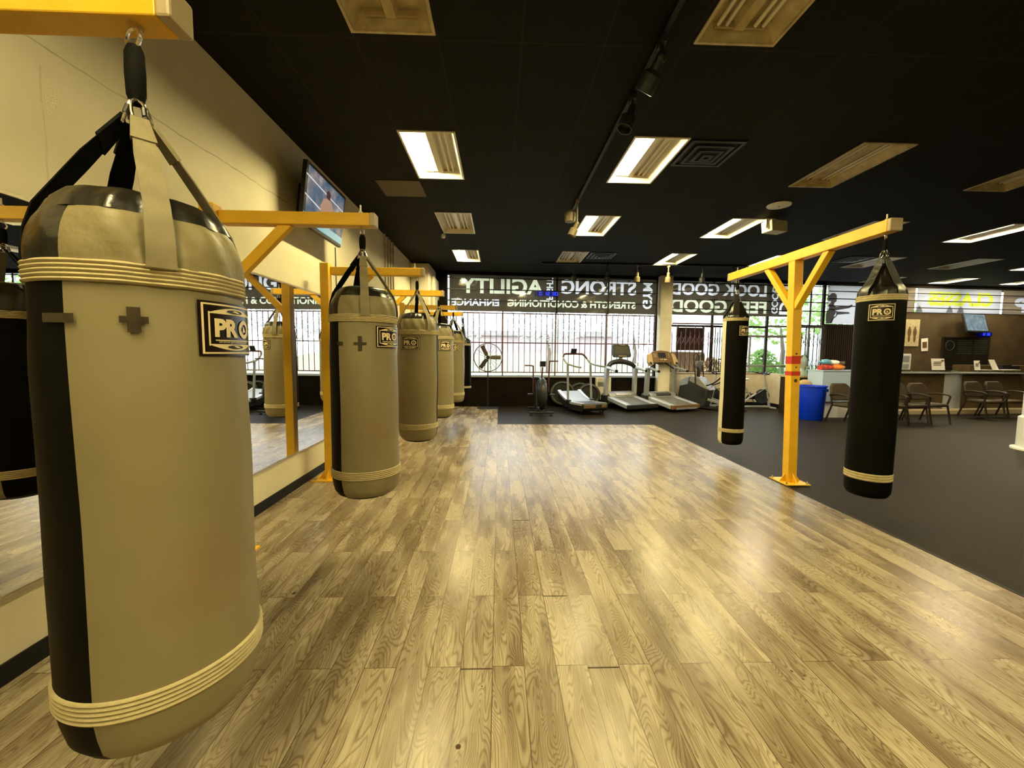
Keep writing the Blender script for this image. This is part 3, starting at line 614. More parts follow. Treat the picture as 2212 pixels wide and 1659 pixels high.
# ------------------------------------------------------------------ mirror, tv, pipes, etc on the left wall
t = thing('wall_mirror', 'large frameless mirror along the left wall behind the heavy bags', 'mirror', (XL, 2.5, 0.41))
b = MB(); b.bb(0, .006, -4.5, 3.6, 0, 1.845); obj('mirror_pane', b, 'mirror', t, smooth=0)
b = MB(); b.bb(0, .012, -4.5, 3.6, -.015, 0); b.bb(0, .012, -4.5, 3.6, 1.845, 1.862); obj('edge_channel', b, 'mirror_edge', t, smooth=0)
# TV on the left wall
def tv(loc, R, wid, hei, scr, label, extra=None):
    t = thing('wall_television', label, 'television', loc); t.rotation_euler = R
    b = MB(); b.box((0, 0, 0), (wid, .05, hei)); obj('housing', b, 'black', t, smooth=0, bevel=.006)
    b = MB(); b.add([(-wid / 2 + .035, -.027, -hei / 2 + .045), (wid / 2 - .035, -.027, -hei / 2 + .045), (wid / 2 - .035, -.027, hei / 2 - .035), (-wid / 2 + .035, -.027, hei / 2 - .035)], [(0, 1, 2, 3)])
    s_ = obj('screen', b, scr, t, smooth=0)
    return t, s_
MT['scr1'] = screen_mat('fight_broadcast', 'fight'); MT['scr2'] = screen_mat('pale_blue_broadcast', 'blue')
MT['scr_line'] = mat('screen_white', (0, 0, 0), .3, emit=(.8, .8, .8), estr=.8); MT['scr_body'] = mat('screen_skin', (0, 0, 0), .3, emit=(.50, .30, .20), estr=.8); MT['scr_hair'] = mat('screen_dark', (0, 0, 0), .3, emit=(.10, .04, .04), estr=.6); MT['scr_cy'] = mat('screen_cyan', (0, 0, 0), .3, emit=(.25, .55, .62), estr=.8)
tvt, tvs = tv((-2.05, 4.98, 3.21), (math.radians(7), 0, math.radians(90)), 1.05, .64, 'scr1', 'flat television showing a boxing match, high on the left wall')
def on_scr(pts, m, nm, d=.029):
    q = MB(); q.add([(a, -d, c) for a, c in pts], [tuple(range(len(pts)))]); obj(nm, q, m, tvs, smooth=0)
on_scr([(-.53, .19), (-.53, .175), (.53, .105), (.53, .12)][::1], 'scr_line', 'rope_image'); on_scr([(-.53, -.01), (-.53, -.025), (.1, -.10), (.1, -.08)], 'scr_line', 'rope_image')
on_scr([(-.53, -.285), (.53, -.285), (.53, -.2), (-.53, -.2)], 'scr_cy', 'canvas_image', .0285)
on_scr([(-.12, -.2), (.14, -.2), (.16, -.05), (.2, .03), (.12, .1), (.02, .12), (-.1, .08), (-.16, -.02)], 'scr_body', 'boxer_image', .0295)
on_scr([(-.02, .11), (.07, .11), (.08, .18), (.02, .21), (-.04, .17)], 'scr_hair', 'boxer_image', .030)
b = MB(); b.box((0, .12, -.02), (.25, .18, .25)); b.box((0, .2, 0), (.4, .02, .35)); obj('wall_bracket', b, 'black', tvt, smooth=0)
b = MB(); b.tube([(XL + .012, 5.85, 2.98), (XL + .012, 5.86, 2.3)], .006, 6); tag(obj('television_cable', b, 'black'), 'thin dark cable running down wall below the television', 'cable')
for yy, zz in ((8.28, 2.2), (8.5, 2.2), (8.68, 2.2), (8.9, 2.2)):
    t = thing('conduit_pipe', 'thin painted conduit in the group of four at far end of left wall', 'pipe', (XL + .03, yy, zz), group='conduit pipes on the left wall')
    b = MB(); b.tube([(0, 0, 0), (0, 0, 1.65)], .017, 8); obj('pipe', b, 'pipe', t)
    b = MB(); b.box((0, 0, 1.45), (.05, .06, .05)); obj('clamp', b, 'pipe', t, smooth=0)
b = MB(); b.box((-1.95, 10.69, 2.72), (.08, .03, .12)); tag(obj('switch_plate', b, 'wallw', bevel=.004), 'small cream switch box high on the corner chase', 'switch')

# ------------------------------------------------------------------ ceiling fixtures
def troffer(col, row, state, label, first={}):
    fl = FL if row != 'E' else .95
    x0, y0 = CX[col], RY[row]
    t = thing('ceiling_light', label, 'ceiling light', (x0 + FW / 2, y0 + fl / 2, CEIL), group=None)
    hw, hl = FW / 2, fl / 2; lip = .022; D = .11
    key = (state, fl)
    b = MB()   # frame lip
    for (a0, a1, c0, c1) in ((-hw, hw, -hl, -hl + lip), (-hw, hw, hl - lip, hl), (-hw, -hw + lip, -hl + lip, hl - lip), (hw - lip, hw, -hl + lip, hl - lip)): b.bb(a0, a1, c0, c1, -.012, .004)
    pan = 'troffer' if state in ('on', 'cool') or row in 'CDE' else 'troffer_unlit'
    obj('frame', b, pan, t, smooth=0)
    b = MB(); xi, xo = hw - .1, hw - lip; yi, yo = hl - .06, hl - lip
    V = [(-xo, -yo, 0), (xo, -yo, 0), (xo, yo, 0), (-xo, yo, 0), (-xi, -yi, D), (xi, -yi, D), (xi, yi, D), (-xi, yi, D)]
    b.add(V, [(0, 4, 5, 1), (1, 5, 6, 2), (2, 6, 7, 3), (3, 7, 4, 0), (4, 7, 6, 5)]); obj('reflector_pan', b, pan, t, smooth=0)
    b = MB(); b.prism([(-.06, D), (-.035, D - .06), (.035, D - .06), (.06, D)], lambda u, v, q: (u, q, v), -yi, yi); obj('ballast_cover', b, pan, t, smooth=0)
    if state != 'bare':
        for k, x in enumerate((-.165, -.105, .105, .165)):
            lit = state in ('on', 'cool') and k < 2
            b = MB(); b.tube([(x, -yi + .03, D - .045), (x, yi - .03, D - .045)], .0145, 10); obj('tube', b, ('tube_on' if state == 'on' else 'tube_cool') if lit else 'tube_off', t)
    b = MB()
    for s_ in (-1, 1): b = MB(); b.box((0, s_ * (yi - .012), D - .04), (.37, .02, .03)); obj('socket_strip', b, 'cap', t, smooth=0)
    return t
rn = dict(Z='in the unseen row added behind the camera', Y='in the unseen row added just behind the camera', A='in the row nearest the camera', B='in the second row', C='in the third row', D='in the fourth row', E='by the brown wall')
cn = ['over the left bags', 'over the wood floor', 'over the T-shaped bag stand', 'over the rubber floor', 'over the waiting chairs', 'in front of the reception', 'over the reception', 'at the right edge']
sn = dict(on='lit troffer with two glowing tubes', cool='lit troffer with rosy tubes', off='unlit troffer with grey tubes', bare='unlit troffer without tubes')
for c, rw, s_ in spots: troffer(c, rw, s_, '%s %s, %s' % (sn[s_], rn[rw], cn[c]))

def vent(x, y, s, label):
    t = thing('ceiling_vent', label, 'vent', (x, y, CEIL)); b = MB()
    for k, q in enumerate((1.0, .72, .46, .22)):
        h = s / 2 * q; hi = s / 2 * (q - .13); z0 = -.006 - .012 * k; 
        for a0, a1, c0, c1 in ((-h, h, -h, -hi), (-h, h, hi, h), (-h, -hi, -hi, hi), (hi, h, -hi, hi)): b.bb(a0, a1, c0, c1, z0 - .01, z0)
    obj('louvre_frame', b, 'blackm', t, smooth=0)
    b = MB(); b.bb(-s / 2, s / 2, -s / 2, s / 2, -.003, 0); obj('dark_throat', b, 'blackpaint', t, smooth=0)
vent(2.36, 4.81, .6, 'black square ceiling vent beside lit troffer over the wood floor'); vent(2.38, 9.74, .6, 'black square ceiling vent near the far track lights'); vent(8.4, 9.7, .6, 'black square ceiling vent over the waiting chairs')
b = MB(); b.bb(-1.68, -1.09, 5.74, 6.3, CEIL - .008, CEIL + .002); tag(obj('ceiling_panel', b, mat('tan_panel', (.085, .065, .035), .7), smooth=0), 'tan square panel set in the ceiling near the television', 'ceiling panel')
t = thing('ceiling_speaker', 'round white ceiling speaker above the T-shaped bag stand', 'speaker', (4.28, 6.35, CEIL))
b = MB(); b.lathe([(0, -.02), (.14, -.02), (.165, -.012), (.17, 0)], n=32); obj('grille', b, mat('speaker_white', (.95, .97, .97), .5), t); b = MB(); b.lathe([(0, -.024), (.012, -.023), (.013, -.02)], n=10); obj('centre_screw', b, 'dark', t)
t = thing('hanging_speaker', 'boxy cream loudspeaker hung below the ceiling beside a lit troffer', 'speaker', (4.66, 7.0, 3.83), math.radians(12))
b = MB(); b.prism([(-.17, -.02), (.15, -.02), (.17, -.2), (-.15, -.2)], lambda u, v, q: (u, q, v), -.11, .11); obj('cabinet', b, 'wallw', t, smooth=0, bevel=.012)
b = MB(); b.bb(-.2, -.175, -.03, .03, -.14, .02); b.bb(-.2, .0, -.03, .03, 0, .02); obj('mount_bracket', b, 'wallw', t, smooth=0)
t = thing('smoke_detector', 'small white detector under the ceiling by third row troffer', 'detector', (-1.1, 8.2, CEIL)); b = MB(); b.lathe([(0, -.09), (.03, -.085), (.045, -.06), (.04, -.02), (.02, 0)], n=16); obj('housing', b, 'white', t)

def spot(x, y, zt, drop, aim, sc_, m, label, grp):
    t = thing('track_spotlight', label, 'spotlight', (x, y, zt), group=grp); a = Vector(aim).normalized()
    b = MB(); b.box((0, 0, -.02), (.04, .1, .04)); obj('adapter', b, m, t, smooth=0)
    b = MB(); b.tube([(0, 0, -.03), (0, 0, -drop)], .012 * sc_, 8); b.ball((0, 0, -drop), .03 * sc_, n=10, m=6); obj('stem', b, m, t)
    c = Vector((0, 0, -drop)); b = MB(); b.lathe([(0, 0), (.025 * sc_, 0), (.03 * sc_, .06 * sc_), (.055 * sc_, .08 * sc_), (.058 * sc_, .17 * sc_), (.05 * sc_, .172 * sc_), (.045 * sc_, .13 * sc_), (0, .13 * sc_)], c, n=16, axis=a); obj('lamp_head', b, m, t)
b = MB(); b.bb(1.06, 6.35, 10.53, 10.57, 3.81, 3.845); tag(obj('lighting_track', b, 'blackpaint', smooth=0), 'thin black lighting track across ceiling near the far windows', 'track')
for x, m_ in ((1.89, 'dark'), (2.74, 'dark'), (3.52, 'cap'), (4.32, 'cap'), (5.21, 'dark'), (6.04, 'dark')):
    spot(x, 10.55, 3.81, .2, (0, .15, -1), 1.25, {'dark': 'dark', 'cap': 'tanspot'}[m_], {'dark': 'dark spotlight on the far ceiling track, before the window banners', 'cap': 'tan spotlight on the far ceiling track, left of and at the cream column'}[m_], 'far track spotlights ' + m_)
b = MB(); b.bb(1.14, 1.18, 2.0, 6.7, 3.815, 3.848); tag(obj('lighting_track', b, 'blackpaint', smooth=0), 'black lighting track running lengthwise between the two rows of troffers', 'track')
spot(1.16, 3.1, 3.81, .12, (-.3, .5, -.6), 1.3, 'dark', 'black spotlight on lengthwise track, nearest the camera', None)
spot(1.16, 3.75, 3.81, .1, (-.35, -.1, -.9), 1.2, 'dark', 'black spotlight on lengthwise track, left of lit second row troffer', None)
spot(1.14, 6.2, 3.81, .34, (-.4, .1, -.9), 1.1, 'tanspot', 'tan spotlight hanging lowest on lengthwise track, near third row troffer', None)
b = MB(); b.lathe([(.0, 0), (.075, 0), (.085, .12), (.06, .16), (.0, .16)], (0, 0, -.3), n=14); t = thing('track_transformer', 'squat dark fitting hung on lengthwise track beside the tan spotlight', 'light fitting', (1.06, 6.35, 3.84)); obj('housing', b, 'tanspot', t)
b = MB(); b.tube([(0, 0, -.15), (.08, 0, 0)], .01, 6); obj('arm', b, 'dark', t)

# ------------------------------------------------------------------ bag rigs
def wall_rig(y, first=None):
    t = thing('bag_stand', '', 'bag stand', (-2.05, y - .05, 0), group='yellow wall-side bag stands')
    b = MB(); b.bb(-.05, .05, -.05, .05, .01, 2.58); obj('post', b, 'yellow', t, smooth=0, bevel=.006)
    b = MB(); b.bb(.05, 1.11, .005, .095, 2.455, 2.545); obj('arm', b, 'yellow', t, smooth=0, bevel=.005)
    b = MB(); b.bb(1.11, 1.15, .003, .097, 2.453, 2.547); obj('end_cap', b, 'cap', t, smooth=0, bevel=.008)
    b = MB(); b.bar((.03, .05, 1.98), (.52, .05, 2.47), .055, .07); obj('brace', b, 'yellow', t, smooth=0, bevel=.004)
    b = MB(); b.bb(-.17, .17, -.15, .15, 0, .012); obj('base_plate', b, 'yellow', t, smooth=0)
    for s_ in (-1, 1):
        for f_ in (lambda u, v, q: (u, q, v), lambda u, v, q: (q, u, v)): b = MB(); b.prism([(s_ * .05, .012), (s_ * .13, .012), (s_ * .05, .12)], f_, -.006, .006); obj('gusset', b, 'yellow', t, smooth=0)
    for sx in (-1, 1):
        for sy in (-1, 1): b = MB(); b.lathe([(0, .04), (.008, .04), (.008, .025), (.016, .025), (.016, .012)], (sx * .13, sy * .11, 0), n=8); obj('anchor_bolt', b, 'steel', t)
    b = MB(); b.tube([(1.035, .05, 2.44), (1.035, .05, 2.61)], .007, 8); b.lathe([(0, .02), (.016, .02), (.016, 0), (0, 0)], (1.035, .05, 2.545), n=6); obj('eye_bolt', b, 'steel', t)
    return t
HY = [1.26, 3.1, 5.03, 6.78, 8.87, 10.35]
rl = ['yellow bag stand with arm end at top left corner of the photo, nearest the camera', 'yellow bag stand whose arm crosses in front of the television', 'yellow bag stand with post rising beside second grey bag and the mirror', 'yellow bag stand carrying the fourth bag, just past the mirror end', 'yellow bag stand carrying the fifth bag, near the conduit pipes', 'yellow bag stand farthest down left wall, carrying small black bag']
rig0 = wall_rig(HY[0]); rig0['label'] = rl[0]
for i in range(1, 6): dup(rig0, (-2.05, HY[i] - .05, 0), 0, rl[i])

def t_rig():
    t = thing('double_bag_stand', 'yellow T-shaped bag stand with red stripes standing at edge of wood floor', 'bag stand', (3.58, 4.83, 0))
    tx, ty = -.08, .0
    H = 2.66
    sh = lambda z: tx * z / H
    b = MB(); w_ = .054
    V = []
    for z in (.012, H): V += [(sh(z) + a * w_, c * w_, z) for a, c in ((-1, -1), (1, -1), (1, 1), (-1, 1))]
    b.add(V, [(3, 2, 1, 0), (4, 5, 6, 7), (0, 1, 5, 4), (1, 2, 6, 5), (2, 3, 7, 6), (3, 0, 4, 7)]); obj('post', b, 'yellow', t, smooth=0, bevel=.006)
    b = MB(); b.bb(tx - .055, tx + .055, -1.19, 1.33, H, H + .11); obj('arm', b, 'yellow', t, smooth=0, bevel=.006)
    for s_, e in ((-1, -1.19), (1, 1.33)): b = MB(); b.bb(tx - .057, tx + .057, e, e + s_ * .04, H - .002, H + .112); obj('end_cap', b, 'cap', t, smooth=0, bevel=.01)
    for s_ in (-1, 1): b = MB(); b.bar((tx + .01, s_ * .04, 2.12), (tx, s_ * .50, H + .01), .07, .075, up=(1, 0, 0)); obj('brace', b, 'yellow', t, smooth=0, bevel=.004)
    b = MB(); b.bb(-.15, .15, -.16, .16, 0, .012); obj('base_plate', b, 'yellow2', t, smooth=0)
    for s_ in (-1, 1):
        for f_ in (lambda u, v, q: (u, q, v), lambda u, v, q: (q, u, v)): b = MB(); b.prism([(s_ * .05, .012), (s_ * .13, .012), (s_ * .05, .12)], f_, -.006, .006); obj('gusset', b, 'yellow', t, smooth=0)
    for sx in (-1, 1):
        for sy in (-1, 1): b = MB(); b.lathe([(0, .04), (.007, .04), (.007, .025), (.014, .025), (.014, .012)], (sx * .125, sy * .13, 0), n=8); obj('anchor_bolt', b, 'steel', t)
    for z0, z1 in ((1.45, 1.545), (1.31, 1.36)):
        b = MB(); zc = (z0 + z1) / 2; b.box((sh(zc), 0, zc), (.1105, .1105, z1 - z0)); obj('red_stripe', b, 'red', t, smooth=0)
    b = MB()
    for z, r_ in ((1.25, .022), (1.41, .012), (1.57, .013)):
        b.lathe([(0, .001), (r_, .001)], (sh(z) + .0, -.0555, z), n=7, axis=(0, -1, 0))
    obj('chipped_paint', b, 'rust', t, smooth=0)
    for yy in (-1.13, 1.2): b = MB(); b.tube([(tx, yy, H - .02), (tx, yy, H + .17)], .007, 8); b.lathe([(0, .02), (.016, .02), (.016, 0), (0, 0)], (tx, yy, H + .11), n=6); obj('eye_bolt', b, 'steel', t)
t_rig()

# ------------------------------------------------------------------ heavy bags
def interp(tab, x):
    for i in range(len(tab) - 1):
        if tab[i][0] <= x <= tab[i + 1][0]:
            t = (x - tab[i][0]) / (tab[i + 1][0] - tab[i][0] + 1e-9); return tab[i][1] + (tab[i + 1][1] - tab[i][1]) * t
    return tab[-1][1]
def wob(a, z, rr, amp=.005):
    return amp * (math.sin(2 * a + 3 * z) * .6 + math.sin(3 * a - 5 * z + 1) * .3 + math.sin(z * 9 + a) * .4) * min(1, rr / .1)
def pleat(a, z, rr, z0, z1):
    if z < z0: return 0
    t = (z - z0) / (z1 - z0); e = math.sin(PI * min(max(t, 0), 1)) ** .5
    v = 0
    for k in range(4):
        d = (a - math.radians(44 + 90 * k) + PI) % (2 * PI) - PI
        v += -.012 * math.exp(-(d / .22) ** 2) + .003 * math.exp(-((abs(d) - .5) / .2) ** 2)
        v += .006 * math.sin(d * 14 + t * 5 + k) * math.exp(-(d / .7) ** 2)
    return v * e
def logo_mesh(t, r, zc, hz, half, lw='logo_w', lk='logo_k', url=True):
    """printed patch wrapped round the bag, centred at angle 0"""
    def P(u, v, d): a = u * half; return (math.cos(a) * (r + d), math.sin(a) * (r + d), zc + v * hz)
    def patch(q, u0, u1, v0, v1, d, nu=14):
        vs = []; fs = []
        for i in range(nu + 1):
            u = u0 + (u1 - u0) * i / nu; vs += [P(u, v0, d), P(u, v1, d)]
        for i in range(nu): fs.append((2 * i, 2 * i + 2, 2 * i + 3, 2 * i + 1))
        q.add(vs, fs)
    b = MB(); patch(b, -1, 1, -1, 1, .0035, 24); root = obj('logo_patch', b, lk, t, smooth=60)
    b = MB()   # outer border
    for u0, u1, v0, v1 in ((-.93, .93, .86, .92), (-.93, .93, -.92, -.86), (-.93, -.88, -.92, .92), (.88, .93, -.92, .92), (-.78, -.74, -.62, .62), (.74, .78, -.62, .62)): patch(b, u0, u1, v0, v1, .005, 16 if u1 - u0 > .5 else 2)
    for s_ in (-1, 1):   # top and bottom arcs
        vs = []; fs = []; n = 20
        for i in range(n + 1):
            u = -.78 + 1.56 * i / n; e = .80 - .22 * (u / .78) ** 2; vs += [P(u, s_ * .56, .005), P(u, s_ * e, .005)]
        for i in range(n): fs.append((2 * i, 2 * i + 2, 2 * i + 3, 2 * i + 1))
        b.add(vs, fs)
    patch(b, -.62, .66, -.44, -.40, .005)
    obj('logo_border', b, lw, root, smooth=60)
    b = MB()
    for s_ in (-1, 1):
        vs = [P(.30 * math.cos(2 * PI * k / 20), s_ * .67 + .075 * math.sin(2 * PI * k / 20), .006) for k in range(20)]; b = MB(); b.add(vs, [tuple(range(20))]); obj('logo_oval', b, lk, root, smooth=0)
    vs, fs = text_splines('PR', .05); b = MB(); b.add([P(-.64 + .72 * u, -.30 + .68 * v, .006) for u, v in vs], fs); obj('logo_letters', b, lw, root, smooth=0)
    b = MB(); n = 28; vs = []; fs = []
    for k in range(n):
        a = 2 * PI * k / n
        for q in (1.0, .56): vs.append(P(.38 + .26 * q * math.cos(a), .04 + .36 * q * math.sin(a), .006))
    for k in range(n): k2 = (k + 1) % n; fs.append((2 * k, 2 * k2, 2 * k2 + 1, 2 * k + 1))
    b.add(vs, fs); b.add([P(.38 - .09, -.06, .006), P(.38 + .09, -.06, .006), P(.38, .17, .006)], [(0, 1, 2)]); obj('logo_letter_o', b, lw, root, smooth=0)
    if url:
        vs, fs = text_splines('www.prolast.com', .0); b = MB(); b.add([P(-.55 + 1.1 * u, -.535 + .10 * v, .0055) for u, v in vs], fs); obj('logo_web_line', b, lw, root, smooth=0)
    return root
def hanger(t, zt, ztop, zl):
    """ring at ztop, black webbing sleeve, carabiners down to zl; bag local z"""
    b = MB(); b.ring((0, 0, ztop - .03), .026, .005, (.3, 1, 0), 20, 6); obj('ring', b, 'chrome', t)
    hz = ztop - .05; lz = zl + .055
    b = MB(); zm = (hz + lz) / 2; b.lathe([(.0, hz), (.018, hz), (.027, hz - .02), (.029, zm), (.027, lz + .02), (.018, lz - .005), (0, lz - .005)], n=14, fn=lambda a, z, r_: -abs(math.sin(a)) * r_ * .35); obj('webbing_sleeve', b, 'strapb', t)
    for k in range(4):
        a = math.radians(44 + 90 * k); d = Vector((math.cos(a), math.sin(a), 0)); b = MB()
        c0 = d * .012 + Vector((0, 0, lz + .005)); c1 = d * .034 + Vector((0, 0, zl - .008)); s_ = Vector((-d.y, d.x, 0)) * .013
        b.tube([c0, c0 + s_ + (c1 - c0) * .2, c1 + s_ - (c1 - c0) * .2, c1, c1 - s_ - (c1 - c0) * .2, c0 - s_ + (c1 - c0) * .2, c0], .0042, 6, sm=3); c = obj('carabiner', b, 'chrome', t)
        b = MB(); m_ = (c0 + c1) / 2 + s_; b.tube([m_ + (c0 - c1) * .18, m_ - (c0 - c1) * .18], .007, 8); obj('locking_sleeve', b, 'black', c)
def band_prof(r, z0, z1, n=5):
    out = [(r - .004, z0)]
    for k in range(n):
        a = z0 + (z1 - z0) * k / n; e = (z1 - z0) / n; out += [(r + .002, a + e * .12), (r + .0045, a + e * .5), (r + .002, a + e * .88), (r - .0005, a + e)]
    out.append((r - .004, z1)); return out
def grey_bag():
    t = thing('heavy_bag', '', 'punching bag', (0, 0, .47), group='grey heavy bags hung from the yellow stands'); Z = .47
    prof = [(.0, .0), (.10, .0), (.16, .006), (.20, .03), (.224, .065), (.236, .12), (.242, .165), (.240, .25), (.239, .4), (.241, .6), (.242, .8), (.240, 1.0), (.238, 1.2), (.236, 1.287), (.240, 1.335)]
    pt = [(.240, 1.335), (.239, 1.36), (.236, 1.39), (.230, 1.42), (.220, 1.448), (.209, 1.468)]
    def refine(pr, n):
        out = []
        for i in range(len(pr) - 1):
            for k in range(n): f = k / n; out.append((pr[i][0] + (pr[i + 1][0] - pr[i][0]) * f, pr[i][1] + (pr[i + 1][1] - pr[i][1]) * f))
        return out + [pr[-1]]
    q = PI / 2
    fb = lambda a, z, rr: wob(a, z, rr) + (pleat(a, z, rr, 1.12, 1.5) * .45 if z > 1.12 else 0)
    b = MB(); b.lathe(refine(prof[3:], 3), n=48, a0=-q, a1=q, fn=fb); obj('grey_body', b, 'vgrey', t, smooth=80)
    b = MB(); b.lathe(refine(prof[3:], 3), n=48, a0=q, a1=3 * q, fn=fb); obj('black_back_panel', b, 'vblack', t, smooth=80)
    b = MB(); b.lathe(refine(prof[:4], 2), n=48, fn=wob); obj('bottom_cap', b, 'vblack', t, smooth=80)
    ft = lambda a, z, rr: wob(a, z, rr) + pleat(a, z, rr, 1.30, 1.50)
    b = MB(); b.lathe(refine(pt, 3), n=72, a0=-q, a1=q, fn=ft); obj('upper_panel', b, 'vtop', t, smooth=80)
    b = MB(); b.lathe(refine(pt, 3), n=72, a0=q, a1=3 * q, fn=ft); obj('upper_back_panel', b, 'vcap', t, smooth=80)
    fc_ = lambda a, z, rr: ft(a, 1.44, rr) * min(1, rr / .2) + .003 * math.sin(a * 17) * math.sin(rr * 25)
    b = MB(); b.lathe(refine([(.209, 1.468), (.194, 1.50), (.165, 1.53), (.12, 1.545), (.06, 1.55), (0, 1.55)], 3), n=96, fn=fc_); obj('top_cap', b, 'vcap', t, smooth=80)
    fband = lambda a, z, rr: wob(a, 1.33, rr) + pleat(a, 1.33, rr, 1.12, 1.5) * .45
    b = MB(); b.lathe(band_prof(.241, 1.285, 1.338), n=96, fn=fband); obj('upper_band', b, 'band', t, smooth=50)
    b = MB(); b.lathe(band_prof(.2435, .165, .228), n=96, fn=lambda a, z, rr: wob(a, .2, rr)); obj('lower_band', b, 'band', t, smooth=50)
    for k in range(4):
        a = math.radians((56, 150, 205, -44)[k]); d = Vector((math.cos(a), math.sin(a), 0)); s_ = Vector((-d.y, d.x, 0))
        m_ = 'strapb' if k in (1, 2) else 'strapg'
        P = [d * .244 + Vector((0, 0, 1.33)), d * .244 + Vector((0, 0, 1.38)), d * .238 + Vector((0, 0, 1.435)), d * .218 + Vector((0, 0, 1.495)), d * .12 + Vector((0, 0, 1.64)), d * .03 + Vector((0, 0, 1.765))]
        s2 = (s_ + Vector((0, 0, 1.1))).normalized() if k == 2 else s_
        S6 = [s_, s_, s_, (s_ + s2).normalized(), s2, s2]
        b = MB(); b.ribbon(P, [.062, .06, .058, .055, .055, .035], .004, S6); st = obj('strap', b, m_, t)
        b = MB(); e0 = P[4] * .6 + P[5] * .4; b.ribbon([e0, P[5] + Vector((0, 0, .002))], [.056, .04], .012, s2); obj('strap_fold', b, m_, st)
    logo_mesh(t, .2415, 1.185, .076, math.radians(27.5))
    return t
def rz(d): return math.radians(d)
gb = grey_bag()
BX = -1.03
gl = ['largest grey heavy bag in left foreground, nearest the camera, with taped cross', 'second grey heavy bag from the camera with taped cross, left of its round patch', 'third grey heavy bag from the camera, patch facing forward', 'fourth grey heavy bag from the camera, half hidden by the third', 'fifth grey heavy bag from the camera, in front of small black bag']
gpos = [(-1.03, 1.25, .5), (-1.005, 3.1, -26), (-.99, 5.03, -100), (-.99, 6.8, -56), (-.985, 8.87, -84)]
gb.location = (gpos[0][0], gpos[0][1], .47); gb.rotation_euler = (0, 0, rz(gpos[0][2])); gb['label'] = gl[0]
bags = [gb] + [dup(gb, (x, y_, .47), rz(a), gl[i + 1]) for i, (x, y_, a) in enumerate(gpos[1:])]
for i, bg_ in enumerate(bags):
    if i == 0: bg_.location.z = .425
    hanger(bg_, 1.55, 2.45 - bg_.location.z, 1.765)
bags[1]['label'] = 'second grey heavy bag from the camera, with taped cross, hanging beside mirror post'
def tape_patch(t, rot_deg, bag_rot, z, w_, h_, r=.2445, nm='tape_mark'):
    a0 = math.radians(rot_deg - bag_rot); hw = w_ / r / 2; vs = []; fs = []; n = 6; zl = z - .47
    for i in range(n + 1):
        a = a0 - hw + 2 * hw * i / n; rr = r + wob(a, zl, r) + pleat(a, zl, r, 1.12, 1.5) * .45
        vs += [(math.cos(a) * rr, math.sin(a) * rr, zl - h_ / 2), (math.cos(a) * rr, math.sin(a) * rr, zl + h_ / 2)]
    for i in range(n): fs.append((2 * i, 2 * i + 2, 2 * i + 3, 2 * i + 1))
    b = MB(); b.add(vs, fs); return b
def cross(t, az, br, z, w_, h_):
    q = tape_patch(t, az, br, z, w_, .017); q2 = tape_patch(t, az, br, z, .026, h_, .2452); q.add(q2.v, q2.f); obj('tape_cross', q, 'tape', t, smooth=60)
cross(bags[0], -57.2, .5, 1.668, .055, .062); obj('tape_strip', tape_patch(None, -92, .5, 1.668, .075, .022), 'tape', bags[0])
cross(bags[1], -78.5, -26, 1.605, .085, .10); obj('tape_strip', tape_patch(None, -112, -26, 1.605, .05, .024), 'tape', bags[1])

